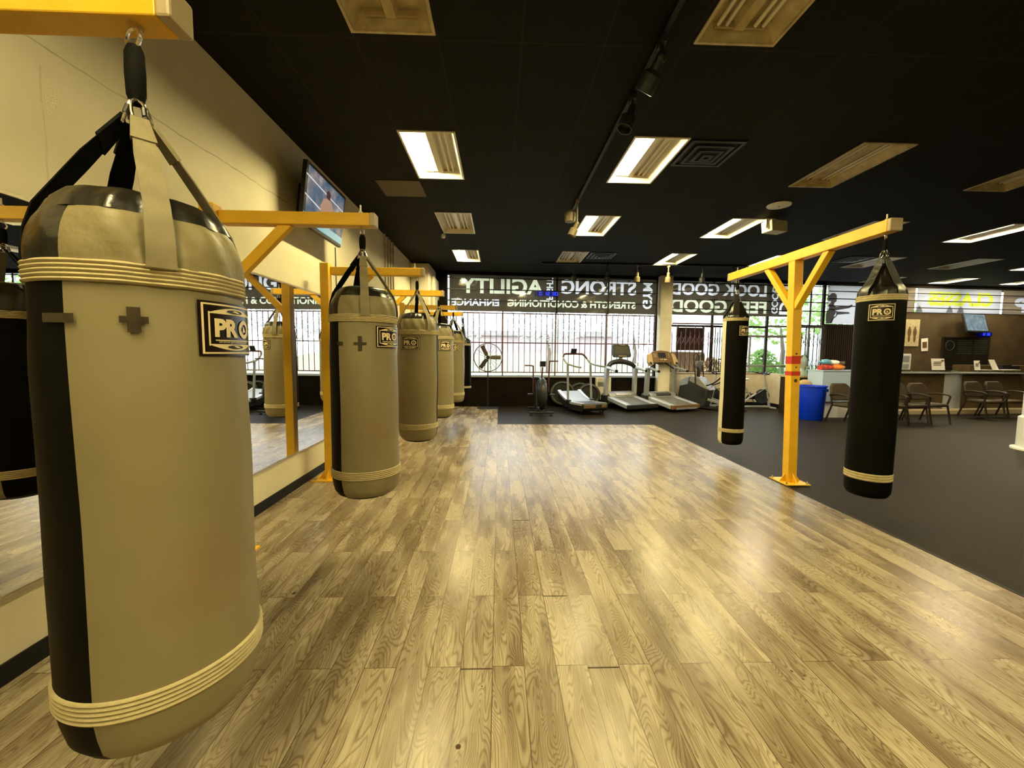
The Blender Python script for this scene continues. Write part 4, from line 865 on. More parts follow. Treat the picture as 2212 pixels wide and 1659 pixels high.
def black_bag(r, z0, zl0, zl1, zb0, zb1, zsh, ztop, zj, zhang, back, band, logo, label, loc, rot, grp=None, straps=True):
    t = thing('heavy_bag', label, 'punching bag', (loc[0], loc[1], z0), rz(rot), group=grp); q = PI / 2
    Zf = lambda z: z - z0
    pr = [(0, 0), (r * .6, 0), (r * .86, .015), (r * .97, .05), (r, .10), (r * 1.0, Zf(zl0))]
    n = 10
    for i in range(1, n + 1): pr.append((r * (1 + .01 * math.sin(i)), Zf(zl0) + (Zf(zb1) - Zf(zl0)) * i / n))
    up = [(r * 1.0, Zf(zb1)), (r * .97, Zf(zb1 + (zsh - zb1) * .35)), (r * .90, Zf(zb1 + (zsh - zb1) * .7)), (r * .78, Zf(zsh)), (r * .54, Zf(zsh + (ztop - zsh) * .5)), (r * .30, Zf(ztop))]
    w3_ = lambda a, z, rr: wob(a, z, rr, .003)
    b = MB(); b.lathe(pr, n=40, a0=-q, a1=q, fn=w3_); obj('front_body', b, 'vblack', t, smooth=80)
    b = MB(); b.lathe(pr, n=40, a0=q, a1=3 * q, fn=w3_); obj('back_panel', b, back, t, smooth=80)
    fu = lambda a, z, rr: w3_(a, z, rr) + .008 * math.sin(4 * (a - math.radians(0)) ) * min(1, max(0, (z - Zf(zb1)) / .05)) + .003 * math.sin(a * 13 + z * 30)
    up2 = []
    for i in range(len(up) - 1):
        for k in range(3): f = k / 3; up2.append((up[i][0] + (up[i + 1][0] - up[i][0]) * f, up[i][1] + (up[i + 1][1] - up[i][1]) * f))
    up2.append(up[-1]); up2.append((0, up[-1][1]))
    b = MB(); b.lathe(up2, n=64, fn=fu); obj('shoulder', b, 'vcap', t, smooth=80)
    b = MB(); b.lathe(band_prof(r, Zf(zb0), Zf(zb1), 3), n=72, fn=w3_); obj('upper_band', b, band, t, smooth=50)
    b = MB(); b.lathe(band_prof(r + .001, Zf(zl0), Zf(zl1), 3), n=72, fn=w3_); obj('lower_band', b, band, t, smooth=50)
    for k in range(4):
        a = math.radians(45 + 90 * k); d = Vector((math.cos(a), math.sin(a), 0)); s_ = Vector((-d.y, d.x, 0))
        P = [d * (r * 1.01) + Vector((0, 0, Zf(zb1))), d * r * .98 + Vector((0, 0, Zf(zb1 + (zsh - zb1) * .6))), d * r * .80 + Vector((0, 0, Zf(zsh + .005))), d * r * .34 + Vector((0, 0, Zf(ztop + .005))), d * .022 + Vector((0, 0, Zf(zj)))]
        b = MB(); b.ribbon(P, [.07, .075, .08, .075, .035], .005, s_); obj('strap', b, 'vcap', t)
    if logo: logo_mesh(t, r + .001, Zf(logo[0]), logo[1], logo[2], url=False)
    hanger(t, Zf(ztop), Zf(zhang), Zf(zj)); return t
black_bag(.176, .235, .405, .475, 2.045, 2.10, 2.19, 2.36, 2.45, 2.66, 'tan', 'band', (1.94, .078, math.radians(31)), 'tall black heavy bag nearer the camera on the T-shaped stand, patch readable', (3.5, 3.70), -130)
black_bag(.170, .205, .40, .455, 2.045, 2.09, 2.15, 2.33, 2.45, 2.66, 'tan', 'band', (1.90, .075, math.radians(31)), 'narrower looking tall black heavy bag on far arm of the T-shaped stand', (3.51, 6.03), -74)
black_bag(.20, .60, .665, .72, 1.72, 1.77, 1.88, 1.93, 2.20, 2.45, 'vblack', 'band', None, 'small black heavy bag at far end of the left row, behind fifth grey bag', (-.90, 10.3), -60)

# ------------------------------------------------------------------ pedestal fan
t = thing('pedestal_fan', 'tall round three-bladed pedestal fan before the barred window', 'fan', (-.31, 11.42, 0))
b = MB(); b.lathe([(0, .05), (.05, .05), (.1, .03), (.3, .012), (.31, 0), (0, 0)], n=32); obj('base', b, 'dark', t)
b = MB(); b.tube([(0, 0, .03), (0, 0, 1.38)], .016, 10); obj('pole', b, 'blackm', t)
b = MB(); b.lathe([(0, -.04), (.05, -.04), (.055, .02), (.05, .12), (.03, .15), (0, .15)], (0, 0, 1.42), n=16, axis=(0, 1, 0)); obj('motor', b, 'blackm', t)
for k, a in enumerate((5, 122, 240)):
    a = math.radians(a - 5 + 0); d = Vector((math.cos(a), 0, math.sin(a))); s_ = Vector((-d.z, .35, d.x)).normalized()
    b = MB(); b.ribbon([Vector((0, -.06, 1.42)) + d * .05, Vector((0, -.06, 1.42)) + d * .1, Vector((0, -.06, 1.42)) + d * .36], [.05, .11, .12], .004, s_); obj('blade', b, 'blade', t)
cg = thing('x', '', ''); bpy.data.objects.remove(cg)
b = MB(); b.ring((0, -.09, 1.42), .385, .0055, n=48); b.ring((0, .05, 1.42), .385, .0055, n=48); b.ring((0, -.02, 1.42), .395, .006, n=48)
for k in range(20):
    a = 2 * PI * k / 20; d = Vector((math.cos(a), 0, math.sin(a)))
    b.tube([Vector((0, -.13, 1.42)) + d * .06, Vector((0, -.12, 1.42)) + d * .25, Vector((0, -.09, 1.42)) + d * .385], .0034, 4)
    b.tube([Vector((0, .1, 1.42)) + d * .06, Vector((0, .09, 1.42)) + d * .25, Vector((0, .05, 1.42)) + d * .385], .0034, 4)
b.ring((0, -.13, 1.42), .06, .004, n=20); obj('cage', b, 'cage', t)

# ------------------------------------------------------------------ clocks
def clock(loc, R, w_, h_, s, label):
    t = thing('digital_clock', label, 'clock', loc); t.rotation_euler = R
    b = MB(); b.box((0, 0, 0), (w_, .06, h_)); obj('case', b, 'clock_case', t, smooth=0)
    segs = {'0': 'abcdef', '1': 'bc', '2': 'abged', '3': 'abgcd', '5': 'afgcd', 'C': 'afed'}
    q = MB(); x = -w_ * .30; dw = w_ * .11; dh = h_ * .6; th = h_ * .07
    for ch in s:
        if ch == ' ': x += dw * .7; continue
        z0, z1, zm = -dh / 2, dh / 2, 0
        S = dict(a=(x, x + dw, z1 - th, z1), g=(x, x + dw, zm - th / 2, zm + th / 2), d=(x, x + dw, z0, z0 + th), f=(x, x + th, zm, z1), e=(x, x + th, z0, zm), b=(x + dw - th, x + dw, zm, z1), c=(x + dw - th, x + dw, z0, zm))
        for k in segs[ch]: a0, a1, c0, c1 = S[k]; q.bb(a0, a1, -.034, -.031, c0, c1)
        x += dw * 1.35
    obj('digits', q, 'led', t, smooth=0)
    return t
clock(W(1.32, 3.25, -.155), (0, 0, math.atan(SL)), .62, .155, '0 12 30', 'black digital clock with blue digits hung on the bars below AGILITY')
clock(W(15.9, 2.30, -.05), (0, 0, math.atan(SL)), .46, .14, '12 30', 'blue glowing digital clock under the television on the brown wall')
b = MB(); b.tube([W(1.1, 3.33, -.155), W(1.1, 3.84, -.155)], .004, 5); b.tube([W(1.55, 3.33, -.155), W(1.55, 3.84, -.155)], .004, 5); b.tube([W(1.1, 3.84, -.155), W(1.55, 3.84, -.155)], .004, 5)
tag(obj('hanging_wire', b, 'blackm'), 'pair of thin wires holding up the blue window clock', 'wire')

# ------------------------------------------------------------------ air bike
t = thing('air_bike', 'black air bike with upright fan cage, left of the treadmills', 'exercise bike', (1.07, 10.2, 0))
b = MB(); b.bar((-.30, .0, .055), (.31, .0, .055), .06, .05); obj('rear_foot', b, 'blackm', t, smooth=0, bevel=.01)
for s_ in (-1, 1):
    b = MB(); b.lathe([(0, 0), (.035, 0), (.03, .03), (0, .03)], (s_ * .25, 0, -.012), n=10); obj('levelling_foot', b, 'blackm', t)
b = MB(); b.bar((-.27, .95, .055), (.1, .95, .055), .06, .05); obj('front_foot', b, 'blackm', t, smooth=0, bevel=.01)
b = MB(); b.bar((0, 0, .09), (-.06, .95, .09), .07, .06); b.tube([(-.11, .03, .08), (-.11, .05, .75), (-.05, .1, .88)], .02, 8); b.tube([(.12, .03, .08), (.12, .05, .7), (.1, .1, .86)], .018, 8); obj('frame', b, 'dark', t)
b = MB(); b.lathe([(.0, -.1), (.30, -.1), (.36, -.06), (.38, 0), (.36, .06), (.30, .1), (0, .1)], (.03, .22, .52), n=36, axis=(1, 0, 0)); obj('fan_cage', b, 'blackm', t)
b = MB()
for rr in (.12, .2, .28, .345): b.ring((.03 - .1, .22, .52), rr, .005, (1, 0, 0), 28, 5); b.ring((.03 + .1, .22, .52), rr, .005, (1, 0, 0), 28, 5)
b.ring((.03, .22, .52), .385, .03, (1, 0, 0), 36, 8, sx=2.2); obj('cage_wires', b, 'dark', t)
b = MB(); b.tube([(.02, .25, .85), (.04, .2, 1.2)], .02, 8); obj('console_mast', b, 'maroon', t)
b = MB(); b.box((.04, .17, 1.28), (.15, .05, .14), Matrix.Rotation(.25, 3, 'X')); obj('console', b, 'black', t, smooth=0, bevel=.008)
b = MB(); b.tube([(-.19, .25, .5), (-.2, .2, 1.17), (-.21, .18, 1.22), (-.28, .17, 1.235), (-.42, .17, 1.235)], .018, 8, sm=3); obj('arm_lever', b, 'maroon', t)
b = MB(); b.tube([(.2, .25, .55), (.21, .2, 1.3), (.22, .18, 1.34), (.28, .17, 1.35), (.43, .17, 1.35)], .018, 8, sm=3); obj('arm_lever', b, 'maroon', t)
b = MB(); b.box((-.27, .2, .5), (.12, .09, .03)); b.tube([(-.15, .2, .5), (-.28, .2, .5)], .012, 6); obj('pedal', b, 'blackm', t, smooth=0)
b = MB(); b.box((.3, .2, .49), (.12, .09, .03)); b.tube([(.15, .2, .49), (.3, .2, .49)], .012, 6); obj('pedal', b, 'blackm', t, smooth=0)
b = MB(); b.tube([(-.1, .55, .1), (-.1, .6, .85)], .02, 8); obj('seat_post', b, 'dark', t)
b = MB(); b.ball((-.1, .62, .9), .11, .13, .04); obj('saddle', b, 'dark', t)

# ------------------------------------------------------------------ curved treadmill
ang = math.atan2(.42, 1.2)
t = thing('curved_treadmill', 'curved manual treadmill with pale running surface and hoop handrail', 'treadmill', (2.43, 10.28, -.012), ang)
def crv(v): return .30 + .22 * max(0, (v - .55) / .75) ** 1.6 - .02 * math.sin(PI * v / 1.3)
b = MB(); n = 26; vs = []; fs = []
for i in range(n + 1):
    v = 1.28 * i / n; z = crv(v); vs += [(-.27, v, z), (.27, v, z), (.27, v, z - .03), (-.27, v, z - .03)]
for i in range(n):
    for k in range(4): k2 = (k + 1) % 4; fs.append((i * 4 + k, i * 4 + 4 + k, i * 4 + 4 + k2, i * 4 + k2))
b.add(vs, fs); obj('running_belt', b, 'slat', t, smooth=40)
for s_ in (-1, 1):
    b = MB(); vs = []; fs = []
    for i in range(n + 1):
        v = 1.32 * i / n; z = crv(v) + .012; vs += [(s_ * .27, v, z), (s_ * .37, v, z - .005), (s_ * .37, v, z - .06), (s_ * .27, v, z - .06)]
    for i in range(n):
        for k in range(4): k2 = (k + 1) % 4; fs.append((i * 4 + k, i * 4 + 4 + k, i * 4 + 4 + k2, i * 4 + k2) if s_ < 0 else (i * 4 + k, i * 4 + k2, i * 4 + 4 + k2, i * 4 + 4 + k))
    b.add(vs, fs); b.add([vs[0], vs[1], vs[2], vs[3]], [(0, 1, 2, 3)]); obj('side_rail', b, 'lgrey', t)
b = MB(); b.prism([(-.01, .30), (-.05, .27), (-.06, .17), (.0, .11), (.35, .09), (.9, .13), (1.28, .27), (1.3, .46), (1.2, .42), (.8, .28)], lambda u, v, q: (q, u, v), -.365, .365); obj('housing', b, 'black', t, smooth=35)
b = MB(); b.box((-.17, -.055, .235), (.34, .03, .075)); b.box((.25, -.055, .235), (.14, .03, .075)); obj('rear_panel', b, 'consbrown', t, smooth=0)
b = MB(); b.tube([(-.3, .15, .05), (.3, .02, .04), (.34, .3, .04)], .015, 6); b.tube([(-.3, 1.1, .05), (.3, 1.1, .05)], .015, 6); b.tube([(0, .09, .05), (0, 1.1, .05)], .015, 6)
for q in ((-.3, .15), (.3, .05), (-.3, 1.1), (.3, 1.1)): b.tube([(q[0], q[1], 0), (q[0], q[1], .12)], .02, 8)
obj('base_frame', b, 'blackm', t)
for s_ in (-1, 1):
    b = MB(); b.bar((s_ * .36, .72 if s_ < 0 else .72, .25), (s_ * .35, .80, 1.27), .055, .045); obj('upright', b, 'grey', t, smooth=0, bevel=.012)
    b = MB(); b.box((s_ * .36, .70, .29), (.10, .14, .09)); obj('upright_foot', b, 'black', t, smooth=0, bevel=.01)
b = MB(); hb = [(-.2, .35, 1.2), (-.3, .5, 1.23), (-.37, .82, 1.30), (-.41, .95, 1.45), (-.35, 1.0, 1.535), (-.2, 1.02, 1.55), (.1, 1.02, 1.55), (.24, 1.0, 1.53), (.33, .95, 1.42), (.38, .84, 1.30), (.42, .5, 1.24), (.52, .3, 1.22)]
b.tube(hb, .024, 8, sm=4); obj('hoop_handrail', b, 'grey', t)
b = MB(); b.tube(hb[3:9], .0265, 8, sm=4); obj('grip', b, 'maroon', t)
b = MB(); b.box((-.06, 1.0, 1.62), (.16, .04, .15), Matrix.Rotation(.3, 3, 'X')); obj('display', b, 'black', t, smooth=0, bevel=.006)

# ------------------------------------------------------------------ motor treadmills
def treadmill(loc, ang, L_, kind, label):
    t = thing('treadmill', label, 'treadmill', loc, ang); hf = .34; z0, z1 = .17, .33
    zz = lambda v: z0 + (z1 - z0) * v / L_
    def slab(x0, x1, v0, v1, a, b2, m, nm, **k):
        q = MB(); q.add([(x0, v0, zz(v0) + a), (x1, v0, zz(v0) + a), (x1, v1, zz(v1) + a), (x0, v1, zz(v1) + a), (x0, v0, zz(v0) + b2), (x1, v0, zz(v0) + b2), (x1, v1, zz(v1) + b2), (x0, v1, zz(v1) + b2)],
              [(3, 2, 1, 0), (4, 5, 6, 7), (0, 1, 5, 4), (1, 2, 6, 5), (2, 3, 7, 6), (3, 0, 4, 7)]); return obj(nm, q, m, t, smooth=0, **k)
    slab(-.29, .29, .02, L_ - .1, .0, .018, 'beltg', 'running_belt'); slab(-.33, .33, .04, L_ - .05, -.09, -.003, 'black', 'deck')
    for s_ in (-1, 1):
        slab(min(s_ * .29, s_ * .43), max(s_ * .29, s_ * .43), 0, L_ - .05, -.09, .035, 'lgrey', 'side_rail', bevel=.02)
    q = MB(); q.box((0, -.035, zz(0) - .03), (.86 if kind == 'grey' else .84, .08, .12)); obj('rear_roller_cover', q, 'black' if kind == 'grey' else 'consbrown', t, smooth=0, bevel=.02)
    if kind != 'grey': q = MB(); q.box((0, -.08, zz(0) - .065), (.62, .02, .05)); obj('rear_plate', q, 'grey', t, smooth=0)
    q = MB(); q.prism([(L_ - .18, zz(L_) + .0), (L_ - .12, zz(L_) + .10), (L_ + .1, zz(L_) + .14), (L_ + .26, zz(L_) + .08), (L_ + .28, zz(L_) - .2), (L_ - .1, zz(L_) - .2)], lambda u, v, p_: (p_, u, v), -.4, .4); obj('motor_hood', q, 'grey', t, smooth=0, bevel=.03)
    q = MB(); q.prism([(L_ - .165, zz(L_) + .035), (L_ - .135, zz(L_) + .085), (L_ - .03, zz(L_) + .115), (L_ - .02, zz(L_) + .08)], lambda u, v, p_: (p_, u - .012, v + .01), -.22, .22); obj('hood_tray', q, 'lgrey' if kind == 'grey' else 'dark', t, smooth=0)
    for s_ in (-1, 1):
        q = MB(); q.bar((s_ * .43, L_ + .02, .12), (s_ * .42, L_ - .02, 1.18), .095, .12); obj('upright', q, 'lgrey' if kind == 'grey' else 'grey', t, smooth=0, bevel=.02)
        q = MB(); q.box((s_ * .44, L_ + .03, .22), (.1, .24, .32)); obj('upright_base', q, 'black', t, smooth=0, bevel=.02)
        q = MB(); q.tube([(s_ * .42, L_ - .02, 1.17), (s_ * .43, L_ - .22, 1.14), (s_ * .44, L_ - .46, 1.09)], [.05, .045, .04] if kind == 'grey' else [.03, .035, .035], 10); hr_ = obj('handrail', q, 'lgrey' if kind == 'grey' else 'grey', t)
        q = MB(); q.tube([(s_ * .44, L_ - .46, 1.09), (s_ * .44, L_ - .49, 1.083)], .042 if kind == 'grey' else .037, 10); obj('end_cap', q, 'black', hr_)
        q = MB(); q.tube([(s_ * .2, .12, 0), (s_ * .2, .12, .1)], .02, 8); obj('foot', q, 'black', t)
    if kind == 'grey':
        q = MB(); q.tube([(-.42, L_ - .04, 1.17), (-.28, L_ + .0, 1.30), (0, L_ + .02, 1.345), (.28, L_ + 0, 1.28), (.42, L_ - .04, 1.15)], [.045, .07, .08, .07, .045], 12, sm=4); obj('console_arch', q, 'black', t)
        q = MB(); q.tube([(0, L_ + .02, 1.36), (0, L_ + .03, 1.46)], .05, 10); obj('console_neck', q, 'constan', t)
        q = MB(); q.prism([(-.27, -.1), (-.24, -.16), (.24, -.16), (.27, -.1), (.25, .19), (.2, .215), (-.2, .215), (-.25, .19)], lambda u, v, p_: (u, L_ + p_ + v * .25, 1.62 + v), -.03, .04); cs = obj('console', q, 'dark', t, smooth=0, bevel=.012)
        q = MB(); q.add([(u, L_ - .033 + v * .25, 1.62 + v) for u, v in ((-.2, -.06), (.21, -.06), (.19, .16), (-.19, .16))], [(0, 1, 2, 3)]); obj('screen', q, mat('console_screen', (.08, .075, .06), .12), cs, smooth=0)
        q = MB(); q.box((0, L_ - .05, 1.50), (.24, .03, .02)); q.box((.03, L_ + .0, 1.82), (.14, .03, .02)); obj('key_strip', q, 'constan', cs, smooth=0)
    else:
        q = MB(); q.tube([(-.42, L_ - .05, 1.12), (-.3, L_ - .02, 1.22), (-.1, L_ + .03, 1.32), (.1, L_ + .03, 1.32), (.3, L_ - .02, 1.2), (.42, L_ - .05, 1.12)], .022, 8, sm=4); obj('console_yoke', q, 'black', t)
        q = MB(); q.ball((0, L_ + .02, 1.30), .13, .06, .05); obj('console_neck', q, 'consbrown', t)
        q = MB(); q.prism([(-.33, -.17), (.33, -.17), (.33, .10), (.22, .16), (0, .185), (-.22, .16), (-.33, .10)], lambda u, v, p_: (u, L_ + p_ + v * .35, 1.49 + v), -.03, .03); cs = obj('console', q, 'consbrown', t, smooth=0, bevel=.01)
        for s_ in (-1, 1):
            q = MB(); q.prism([(s_ * .31, .115), (s_ * .42, .06), (s_ * .47, -.16), (s_ * .42, -.27), (s_ * .33, -.22)], lambda u, v, p_: (u, L_ + p_ + v * .35, 1.49 + v), -.045, .04); wg = obj('cup_wing', q, 'constan', cs, smooth=0, bevel=.01)
            q = MB(); q.lathe([(0, .002), (.045, .002)], (s_ * .405, L_ - .115, 1.30), n=16, axis=(0, -1, .35)); obj('cup_hole', q, 'dark', wg, smooth=0)
        q = MB(); q.add([(u, L_ - .034 + v * .35, 1.49 + v) for u, v in ((-.12, -.03), (.12, -.03), (.12, .12), (-.12, .12))], [(0, 1, 2, 3)]); obj('screen', q, 'black', cs, smooth=0)
        q = MB()
        for u in (-.08, -.03, .05, .1): q.box((u, L_ - .045 - .03, 1.41), (.03, .01, .025))
        for u in (-.24, -.19, .22):
            for v in (.0, .04, .08): q.box((u, L_ - .036 + v * .35, 1.49 + v), (.018, .01, .014))
        obj('buttons', q, 'paper', cs, smooth=0)
    return t
tm1 = treadmill((3.90, 10.98, -.012), math.atan2(.40, 1.0), .93, 'grey', 'silver treadmill with raised black screen console, middle of the three treadmills')
tm2 = treadmill((5.08, 10.98, -.012), math.atan2(.40, 1.0), .93, 'tan', 'silver treadmill with wide tan and brown console, right of the three treadmills')
tm1.scale = (1.2, 1, 1); tm2.scale = (1.2, 1, 1)

# ------------------------------------------------------------------ elliptical
t = thing('elliptical_trainer', 'grey elliptical trainer with long pedal rails, right of the treadmills', 'elliptical', (5.80, 11.75, -.012), math.radians(-50))
b = MB(); prof = [(-.45, .02), (-.5, .35), (-.46, .62), (-.38, .82), (-.1, .93), (.12, .88), (.32, .70), (.4, .55), (.36, .3), (.3, .1), (.2, .02)]
b.prism(prof, lambda u, v, q: (u, q, v), -.2, .2); obj('flywheel_housing', b, 'dark', t, smooth=0, bevel=.06, bseg=4)
b = MB(); b.prism([(-.1, .95), (.13, .9), (.4, .62), (.44, .55), (.34, .58), (.1, .68), (-.18, .8)], lambda u, v, q: (u, q, v), -.21, .21); obj('top_shroud', b, 'grey', t, smooth=0, bevel=.02)
b = MB(); b.prism([(-.47, .62), (-.40, .84), (-.16, .93), (-.2, .7)], lambda u, v, q: (u, q, v), -.206, .206); obj('shroud_cover', b, 'slat', t, smooth=0, bevel=.02)
b = MB(); b.box((.2, -.205, .45), (.22, .012, .22)); obj('side_panel', b, 'black', t, smooth=0)
b = MB(); b.tube([(.0, 0, .88), (.02, 0, 1.12), (-.02, 0, 1.2)], .05, 10); obj('console_mast', b, 'black', t)
b = MB(); b.prism([(-.19, -.1), (.19, -.1), (.21, .1), (-.21, .1)], lambda u, v, q: (.02 + q + v * .5, u, 1.28 + v), -.03, .03); cs = obj('console', b, 'grey', t, smooth=0, bevel=.02)
b = MB(); b.prism([(-.12, .0), (.12, .0), (.13, .17), (-.13, .17)], lambda u, v, q: (-.05 + q + v * .3, u, 1.38 + v), -.01, .01); obj('reading_rack', b, 'consbrown', cs, smooth=0)
for s_ in (-1, 1):
    b = MB(); b.tube([(.05, s_ * .27, .7), (.02, s_ * .27, 1.15), (-.03, s_ * .27, 1.5), (.03, s_ * .23, 1.6), (.08, s_ * .17, 1.5), (.07, s_ * .17, 1.38)], .018, 8, sm=4); obj('moving_handle', b, 'blackm', t)
    b = MB(); b.tube([(.3, s_ * .18, .68), (.55, s_ * .24, .78), (.78, s_ * .26, 1.0), (.8, s_ * .26, 1.25), (.72, s_ * .24, 1.42), (.62, s_ * .2, 1.44)], .02, 8, sm=4); obj('side_handle', b, 'blackm', t)
    b = MB(); b.bar((.25, s_ * .12, .32), (1.0, s_ * .14, .14), .05, .07); obj('rail', b, 'grey', t, smooth=0, bevel=.01)
    b = MB(); b.box((.95, s_ * .14, .2 - s_ * .04), (.42, .15, .05), Matrix.Rotation(.1, 3, 'Y')); obj('pedal', b, 'dark', t, smooth=0, bevel=.015)
b = MB(); b.bar((.2, -.02, .06), (1.25, .0, .05), .3, .05); b.bar((1.2, -.3, .035), (1.2, .3, .035), .07, .05); obj('base_frame', b, 'blackm', t, smooth=0)

# ------------------------------------------------------------------ spin bikes
def spin(loc, a, label, m):
    t = thing('spin_bike', label, 'exercise bike', loc, a)
    b = MB(); b.bar((-.45, -.26, .04), (-.45, .26, .04), .06, .05); b.bar((.5, -.26, .04), (.5, .26, .04), .06, .05); b.bar((-.45, 0, .06), (.5, 0, .06), .06, .05); obj('base', b, m, t, smooth=0, bevel=.01)
    b = MB(); b.ring((.25, 0, .36), .19, .03, (0, 1, 0), 32, 8); b.lathe([(0, -.012), (.18, -.012), (.18, .012), (0, .012)], (.25, 0, .36), n=28, axis=(0, 1, 0)); obj('flywheel', b, 'dark', t)
    b = MB(); b.tube([(.48, 0, .06), (.34, 0, .75)], .035, 8); b.tube([(.36, 0, .62), (-.12, 0, .32)], .03, 8); b.tube([(-.4, 0, .07), (-.1, 0, .35), (-.25, 0, .62)], .03, 8); obj('frame', b, m, t)
    b = MB(); b.tube([(.34, 0, .72), (.3, 0, .98)], .022, 8); obj('bar_post', b, m, t)
    b = MB(); b.tube([(.05, -.2, 1.07), (.3, -.2, 1.02), (.33, 0, 1.0), (.3, .2, 1.02), (.05, .2, 1.07)], .016, 8, sm=4); b.tube([(.45, -.08, 1.08), (.32, -.06, 1.0), (.32, .06, 1.0), (.45, .08, 1.08)], .014, 8, sm=3); obj('handlebar', b, 'blackm', t)
    b = MB(); b.tube([(-.25, 0, .6), (-.3, 0, .82)], .02, 8); obj('seat_post', b, m, t)
    b = MB(); b.ball((-.3, 0, .86), .14, .09, .035); obj('saddle', b, 'white' if m == 'lgrey' else 'black', t)
    b = MB(); b.tube([(-.06, -.13, .2), (-.06, .13, .44)], .012, 6); b.box((-.06, -.17, .19), (.1, .09, .025)); b.box((-.06, .17, .45), (.1, .09, .025)); obj('pedals', b, 'blackm', t, smooth=0)
    b = MB(); b.prism([(-.2, .28), (.3, .25), (.34, .33), (.3, .42), (-.1, .44)], lambda u, v, q: (u, q, v), .05, .08); obj('chain_guard', b, 'black', t, smooth=0)
spin((6.75, 12.0, -.012), rz(190), 'pale spin bike by stucco wall, left of the far black bag', 'lgrey')
spin((7.45, 11.7, -.012), rz(0), 'silver spin bike seen between far black bag and yellow post', 'lgrey')

# ------------------------------------------------------------------ round weights/tyres + heater
def tyre(x, r_, off, label):
    t = thing('exercise_wheel', label, 'wheel', W(x, 0, off)); t.rotation_euler = (rz(-8), 0, 0)
    b = MB(); b.ring((0, 0, r_ + .01), r_ - .05, .05, (0, 1, 0), 40, 10); obj('rim', b, 'dark', t)
    b = MB(); b.ring((0, -.05, r_ + .01), r_ - .05, .012, (0, 1, 0), 40, 6); obj('rim_edge', b, 'wheel_edge', t)
    b = MB(); b.lathe([(0, -.02), (r_ - .08, -.02), (r_ - .08, .02), (0, .02)], (0, 0, r_ + .01), n=32, axis=(0, 1, 0)); obj('disc', b, 'blackpaint', t)
tyre(1.86, .37, -.22, 'dark round wheel leaning on black wall behind curved treadmill, left of three'); tyre(2.40, .35, -.165, 'dark round wheel leaning on black wall, middle and rearmost of three'); tyre(2.63, .34, -.34, 'dark round wheel leaning on black wall, right of three')
t = thing('wall_heater', 'cream panel heater with grille on black wall between the treadmills', 'heater', W(3.1, .18, -.01)); t.rotation_euler = (0, 0, math.atan(SL))
b = MB(); b.box((0, -.06, .33), (.46, .12, .66)); obj('casing', b, 'wallw', t, smooth=0, bevel=.015)
b = MB()
for k in range(6): b.box((-.08, -.123, .52 - k * .022), (.2, .006, .01))
obj('grille', b, 'dark', t, smooth=0)

# ------------------------------------------------------------------ bin, stool, chairs
t = thing('recycling_bin', 'bright blue round bin beside the yellow post', 'bin', (7.66, 9.75, -.012))
b = MB(); b.lathe([(0, 0), (.235, 0), (.25, .02), (.285, .6), (.29, .80), (.31, .805), (.31, .835), (.29, .835), (.28, .78), (.24, .05), (0, .05)], n=40); obj('barrel', b, 'bin', t)
b = MB(); b.box((.06, -.315, .77), (.16, .03, .015)); b.box((-.02, -.305, .74), (.015, .04, .07)); b.box((.14, -.305, .74), (.015, .04, .07)); obj('handle', b, 'bin', t, smooth=0)
t = thing('round_stool', 'round tan padded stool back showing above the blue bin', 'stool', (7.86, 10.27, -.012))
b = MB(); b.ball((0, 0, .80), .2, .07, .15); obj('back_pad', b, 'constan', t)
b = MB(); b.ball((0, -.05, .55), .18, .15, .05); obj('seat', b, 'constan', t)
for q in ((-.13, -.15), (.13, -.15), (-.13, .08), (.13, .08)): b = MB(); b.tube([(q[0], q[1], 0), (q[0] * .7, q[1] * .7, .53)], .014, 6); obj('leg', b, 'blackm', t)
b = MB(); b.tube([(.0, .08, .55), (0, .08, .8)], .015, 6); b.box((.25, .02, .93), (.07, .06, .12)); obj('back_support', b, 'maroon', t)
def chair():
    t = thing('waiting_chair', '', 'chair', (0, 0, -.012), group='brown waiting room armchairs')
    b = MB(); b.box((0, 0, .43), (.50, .48, .075)); obj('seat', b, 'chairf', t, bevel=.035, bseg=3)
    b = MB(); V = []; n = 8
    for i in range(n + 1):
        u = -.25 + .5 * i / n
        for v, z in ((0, .50), (0, .90)):
            pass
    b.prism([(-.24, .52), (.24, .52), (.27, .62), (.26, .84), (.18, .92), (-.18, .92), (-.26, .84), (-.27, .62)], lambda u, v, q: (u, .25 + q + (v - .5) * .22 - .25 * u * u * 2, v), -.035, .035); obj('backrest', b, 'chairf', t, bevel=.025, bseg=3)
    for s_ in (-1, 1):
        b = MB(); b.tube([(s_ * .27, .28, .64), (s_ * .29, .1, .68), (s_ * .29, -.15, .67), (s_ * .28, -.22, .63)], .02, 8, sm=3); obj('armrest', b, 'chairw', t)
        b = MB(); b.tube([(s_ * .28, -.22, .63), (s_ * .27, -.18, .45), (s_ * .27, -.27, 0)], .02, 8); obj('leg', b, 'chairw', t)
        b = MB(); b.tube([(s_ * .26, .27, .7), (s_ * .26, .22, .42), (s_ * .27, .36, 0)], .02, 8); obj('leg', b, 'chairw', t)
    return t
ch = chair(); ch.location = (8.06, 9.08, -.012); ch.rotation_euler = (0, 0, rz(8)); ch['label'] = 'brown armchair standing right of the blue bin'
dup(ch, (9.58, 9.25, -.012), rz(8), 'brown armchair right of near black bag, left one of the pair before the counter')
dup(ch, (10.22, 9.36, -.012), rz(8), 'brown armchair before the metal counter panel, right one of the pair')
dup(ch, (8.93, 9.12, -.012), rz(8), 'brown armchair mostly hidden behind the near black bag')
dup(ch, (12.5, 10.1, -.012), rz(5), 'brown armchair before the right counter, left of the two at right edge')
